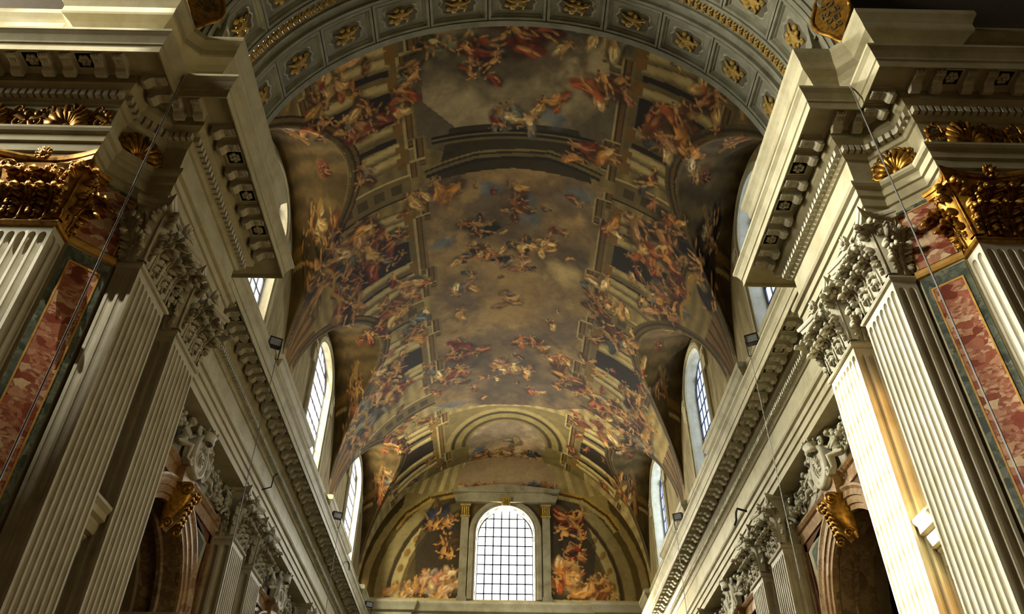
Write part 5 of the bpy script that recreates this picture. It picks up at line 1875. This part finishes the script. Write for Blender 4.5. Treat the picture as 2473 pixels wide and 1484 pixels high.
def putto_mesh(pose=0):
    """chubby winged child seated on the frame: height about 1.1 m, front towards -y, leaning to +x"""
    m = MB()
    hip = Vector((0, -0.18, 0.22)); ch = Vector((0.08, -0.22, 0.56)); nk = Vector((0.12, -0.24, 0.72)); hd = Vector((0.16, -0.28, 0.88))
    m.ball(hip, (0.16, 0.14, 0.14), 12, 8)
    m.ball((hip + ch) / 2 + Vector((0, -0.03, 0)), (0.145, 0.13, 0.17), 12, 8)
    m.ball(ch, (0.155, 0.12, 0.13), 12, 8)
    m.tube([ch, nk, hd], [0.09, 0.06, 0.07], 8)
    m.ball(hd, (0.12, 0.125, 0.14), 14, 10)
    m.ball(hd + Vector((0.0, -0.11, -0.05)), (0.05, 0.04, 0.04), 8, 6)          # cheeks and nose
    m.ball(hd + Vector((0.0, -0.135, -0.01)), (0.02, 0.03, 0.028), 6, 5)
    for q in (-1, 1):
        m.ball(hd + Vector((q * 0.06, -0.085, -0.045)), (0.045, 0.04, 0.045), 8, 6)
        m.ball(hd + Vector((q * 0.12, 0.0, -0.01)), (0.02, 0.03, 0.04), 6, 5)
        for k in range(7):
            a = k * 0.9
            m.ball(hd + Vector((0.1 * math.cos(a), 0.02 + 0.06 * math.sin(a), 0.08 + 0.03 * math.cos(k))), 0.05, 6, 5)     # curls
    if pose == 0:
        arms = [[ch + Vector((0.13, -0.02, 0.06)), Vector((0.34, -0.3, 0.5)), Vector((0.52, -0.3, 0.64))], [ch + Vector((-0.13, -0.02, 0.06)), Vector((-0.24, -0.32, 0.44)), Vector((-0.12, -0.42, 0.3))]]
        legs = [[hip + Vector((0.08, -0.03, -0.02)), Vector((0.26, -0.42, 0.2)), Vector((0.3, -0.36, -0.12)), Vector((0.36, -0.44, -0.2))], [hip + Vector((-0.08, -0.03, -0.02)), Vector((-0.2, -0.4, 0.08)), Vector((-0.42, -0.34, 0.0)), Vector((-0.52, -0.36, -0.02))]]
    else:
        arms = [[ch + Vector((0.13, -0.02, 0.06)), Vector((0.36, -0.28, 0.66)), Vector((0.46, -0.26, 0.9))], [ch + Vector((-0.13, -0.02, 0.06)), Vector((-0.3, -0.26, 0.6)), Vector((-0.42, -0.34, 0.42))]]
        legs = [[hip + Vector((0.08, -0.03, -0.02)), Vector((0.16, -0.34, -0.02)), Vector((0.1, -0.26, -0.34)), Vector((0.14, -0.34, -0.42))], [hip + Vector((-0.08, -0.03, -0.02)), Vector((-0.16, -0.32, 0.0)), Vector((-0.34, -0.24, -0.2)), Vector((-0.4, -0.3, -0.3))]]
    for a in arms:
        m.tube(a, [0.068, 0.055, 0.038], 8)
        h = a[-1]
        m.ball(h, 0.045, 8, 6)
        d = (a[-1] - a[-2]).normalized()
        for k in range(4):
            o = Vector((0.018 * (k - 1.5), -0.01, 0.012 * (k - 1.5)))
            m.tube([h + o, h + o + d * 0.06, h + o + d * 0.09 + Vector((0, 0.01, -0.02))], [0.017, 0.015, 0.011], 5)
        m.tube([h, h + Vector((0.03, -0.03, 0.03)), h + Vector((0.05, -0.04, 0.05))], [0.016, 0.015, 0.011], 5)
    for l in legs:
        m.tube(l[:3], [0.105, 0.088, 0.05], 8)
        m.tube(l[2:], [0.048, 0.03], 8)
        m.ball(l[2], 0.05, 8, 6)
    return fuse(m, 0.02, 'putto', M['white'], 3)

def wing_mesh():
    m = MB()
    for k in range(6):
        a = 1.9 - 0.2 * k
        L = 0.5 - 0.04 * k
        m.tube([(0, 0, 0), (0.5 * L * math.cos(a), -0.03, 0.5 * L * math.sin(a)), (L * math.cos(a + 0.15), -0.02, L * math.sin(a + 0.15))], [0.03, 0.05, 0.02], 5)
    return m.mesh('wing', M['white'], True)

def cartouche_mesh():
    m = MB()
    n = 26
    P = []
    for j, (r, y) in enumerate(((0.0, -0.42), (0.5, -0.39), (0.8, -0.33), (0.86, -0.4), (0.98, -0.4), (1.04, -0.3), (1.04, -0.05))):
        row = []
        for i in range(n + 1):
            a = 2 * PI * i / n
            row.append((0.5 * r * math.cos(a) * (1 - 0.16 * math.sin(a)), y, 12.55 + 0.66 * r * math.sin(a)))
        P.append(row)
    m.grid(P)
    for q in (-1, 1):
        for z, r in ((13.05, 0.15), (12.1, 0.13)):
            pts = [(q * (0.5 + r * (1 - k / 18) * math.cos(2.2 - 0.5 * k)), -0.34, z + r * (1 - k / 18) * math.sin(2.2 - 0.5 * k)) for k in range(15)]
            m.tube(pts, 0.05, 6)
    for k in range(9):                                           # low carving on the field
        a = 2 * PI * k / 9
        m.tube([(0.08 * math.cos(a), -0.42, 12.55 + 0.1 * math.sin(a)), (0.2 * math.cos(a + .4), -0.43, 12.55 + 0.26 * math.sin(a + .4)), (0.26 * math.cos(a + .9), -0.4, 12.55 + 0.36 * math.sin(a + .9))], [0.015, 0.025, 0.01], 5)
    return m.mesh('cartouche', M['white'], True)

def crown_mesh():
    m = MB()
    P = []
    for z, r in ((13.1, 0.2), (13.14, 0.26), (13.2, 0.26), (13.24, 0.24), (13.36, 0.3)):
        P.append([(r * math.cos(a), -0.42 + 0.7 * r * math.sin(a), z - 0.02) for a in np.linspace(0, 2 * PI, 19)])
    m.grid(P)
    return m, [(0.3 * math.cos(a), -0.42 + 0.21 * math.sin(a)) for a in np.linspace(0, 2 * PI, 10)[:-1]]

def foliage_mesh(seed, L):
    """swag of fruit, flowers and leaf scrolls carved in the field, length L along +x"""
    r = random.Random(seed)
    m = MB()
    for k in range(64):
        t = r.random()
        x = t * L
        z = 12.62 + 0.26 * math.sin(t * PI * 2.2 + 0.6) * (1 - 0.3 * t) + r.uniform(-0.17, 0.17)
        sz = r.uniform(0.04, 0.1)
        m.ball((x, -0.08 - r.random() * 0.16, z), (sz, sz * 0.9, sz), 7, 5)
    for k in range(26):
        t = r.random()
        x = t * L
        z = 12.6 + r.uniform(-0.38, 0.44)
        a = r.uniform(0, 2 * PI)
        pts = [(x + 0.16 * (1 - i / 12) * math.cos(a + i * 0.55), -0.07 - 0.01 * i, z + 0.13 * (1 - i / 12) * math.sin(a + i * 0.55)) for i in range(9)]
        m.tube(pts, [0.02 + 0.015 * math.sin(i / 8 * PI) for i in range(9)], 5)
    return m.mesh('foliage', M['white'], True)

PUTTI = [putto_mesh(0), putto_mesh(1)]
WING, CART = wing_mesh(), cartouche_mesh()
CR, spikes = crown_mesh()
for x, y in spikes:
    CR.tube([(x, y, 13.34), (x * 1.12, -0.42 + (y + 0.42) * 1.12, 13.42)], [0.03, 0.035], 5)
CROWN = CR.mesh('crown', M['white'], True)
FOL = [foliage_mesh(31, 2.9), foliage_mesh(32, 2.9)]
def relief(s, yc, sd, k):
    loc, rz = wall_frame(s, yc)
    root = empty('stucco_relief', loc, rz)
    tag(root, '%s white stucco relief of winged children, shield and garlands on the %s nave wall' % (('first', 'second', 'third')[k], sd), 'relief')
    MB().box(-4.0, 4.0, -0.06, 0.02, 12.07, 13.22).build('field', M['white'], root)
    c = put('cartouche', CART, root, (0, -0.12, -0.1))
    put('crown', CROWN, root, (0, -0.14, -0.25))
    for q in (-1, 1):
        p = put('putto', PUTTI[0], root, (q * 1.05, -0.06, 12.15), None, (-q, 1, 1))
        put('wing', WING, p, (-0.02, -0.08, 0.62), None, (-1, 1, 1))
        p = put('putto', PUTTI[1], root, (q * 3.35, -0.06, 12.35), None, (q * 0.95, 0.95, 0.95))
        put('wing', WING, p, (-0.02, -0.08, 0.62), None, (-1, 1, 1))
        put('foliage', FOL[(q + 1) // 2], root, (q * 1.1, -0.04, 0), None, (q, 1.25, 1))
    return root
for s, sd in ((-1, 'left'), (1, 'right')):
    for k, yc in enumerate(WIN_Y[:2]):
        relief(s, yc, sd, k)

# ------------------------------------------------------------------ floodlights, cables and iron hooks
fl_body = MB().box(-0.2, 0.2, -0.12, 0.12, -0.15, 0.15)
for z in (-0.1, 0, 0.1):
    fl_body.box(-0.18, 0.18, 0.12, 0.16, z - 0.02, z + 0.02)
fl_body = fl_body.mesh('housing', M['black_metal'])
fl_rim = MB()
for a, b, c, d in ((-0.2, 0.2, 0.12, 0.15), (-0.2, 0.2, -0.15, -0.12), (-0.2, -0.17, -0.12, 0.12), (0.17, 0.2, -0.12, 0.12)):
    fl_rim.box(a, b, -0.15, -0.12, c, d)
fl_rim = fl_rim.mesh('rim', M['black_metal'])
fl_lens = MB().box(-0.17, 0.17, -0.13, -0.115, -0.12, 0.12).mesh('lens', M['lens'])
fl_yoke = MB().tube([(-0.22, 0, 0), (-0.22, 0.02, -0.5), (0.22, 0.02, -0.5), (0.22, 0, 0)], 0.02, 6).mesh('yoke', M['black_metal'])
def floodlight(x, y, z, rz, tilt, label):
    o = empty('floodlight', (x, y, z))
    o.rotation_euler = (tilt, 0, rz)
    tag(o, label, 'floodlight', 'floodlights on the cornices')
    put('housing', fl_body, o); put('rim', fl_rim, o); put('lens', fl_lens, o); put('yoke', fl_yoke, o)
    return o
FLOODS = [(-7.47, 20.3, 16.52, 0.5, 'black floodlight on the left nave cornice nearest the crossing pier'),
          (-7.47, 33.0, 16.52, 0.5, 'small black floodlight on the left nave cornice beside the third window'),
          (-7.47, 44.4, 16.52, 0.5, 'tiny black floodlight on the left cornice next to the end wall'),
          (7.47, 19.7, 16.52, -0.5, 'black floodlight on the right nave cornice nearest the crossing pier'),
          (7.47, 32.6, 16.52, -0.5, 'small black floodlight on the right nave cornice beside the third window')]
for x, y, z, rz, lab in FLOODS:
    floodlight(x, y, z, rz, 0.2, lab)
def cable(name, pts, r, label, mat='wire', grp=None):
    o = MB().tube(pts, r, 5).build(name, M[mat])
    return tag(o, label, 'cable' if 'cable' in name else 'hook', grp)
for i, (x, y, z, rz, lab) in enumerate(FLOODS):
    zb = (7.0, 4.0, 9.0, 9.0, 8.0)[i]
    cable('lamp_cable', [(x, y, z - 0.05), (x * 0.982, y, z - 0.45), (x * 0.978, y, z - 0.7), (x * 0.978, y, zb)], 0.012, 'thin cable hanging from the ' + lab[lab.index('floodlight'):], grp='lamp cables')
cable('suspension_cable', [(-7.04, 9.98, 16.0), (-7.04, 9.98, 2.0)], 0.018, 'pale steel cable hanging from the left pier cornice past the marble panel')
cable('suspension_cable', [(7.0, 9.98, 16.0), (7.0, 9.98, 2.0)], 0.018, 'dark steel cable hanging from the right pier cornice past the marble panel')
cable('iron_hook', [(8.35, 26.0, 13.75), (8.0, 25.9, 13.8), (7.9, 25.8, 13.6), (7.85, 25.75, 13.3), (7.75, 25.7, 13.1)], 0.04, 'bent iron hook under the right nave frieze', 'iron')
cable('iron_hook', [(-8.35, 24.9, 13.75), (-8.05, 24.9, 13.85), (-8.0, 24.8, 14.2), (-7.9, 24.8, 14.3)], 0.025, 'bent iron hook on the left nave frieze above the first pilaster pair', 'iron')
cable('iron_hook', [(-7.45, 36.6, 15.95), (-7.3, 36.5, 15.7), (-7.25, 36.4, 15.4)], 0.03, 'small iron hook on the left cornice below the third window', 'iron')

# unseen floodlight added below the frame to give the far cornice its glow
fo = floodlight(6.9, 45.95, 14.0, 0.3, -0.3, 'added unseen floodlight grazing the far end of the right nave cornice')
light_at('cornice_glow_lamp', 'SPOT', (6.9, 45.6, 14.2), (8.2, 40.6, 15.1), 7000, (1.0, 0.88, 0.6), spot=math.radians(75)).parent = None
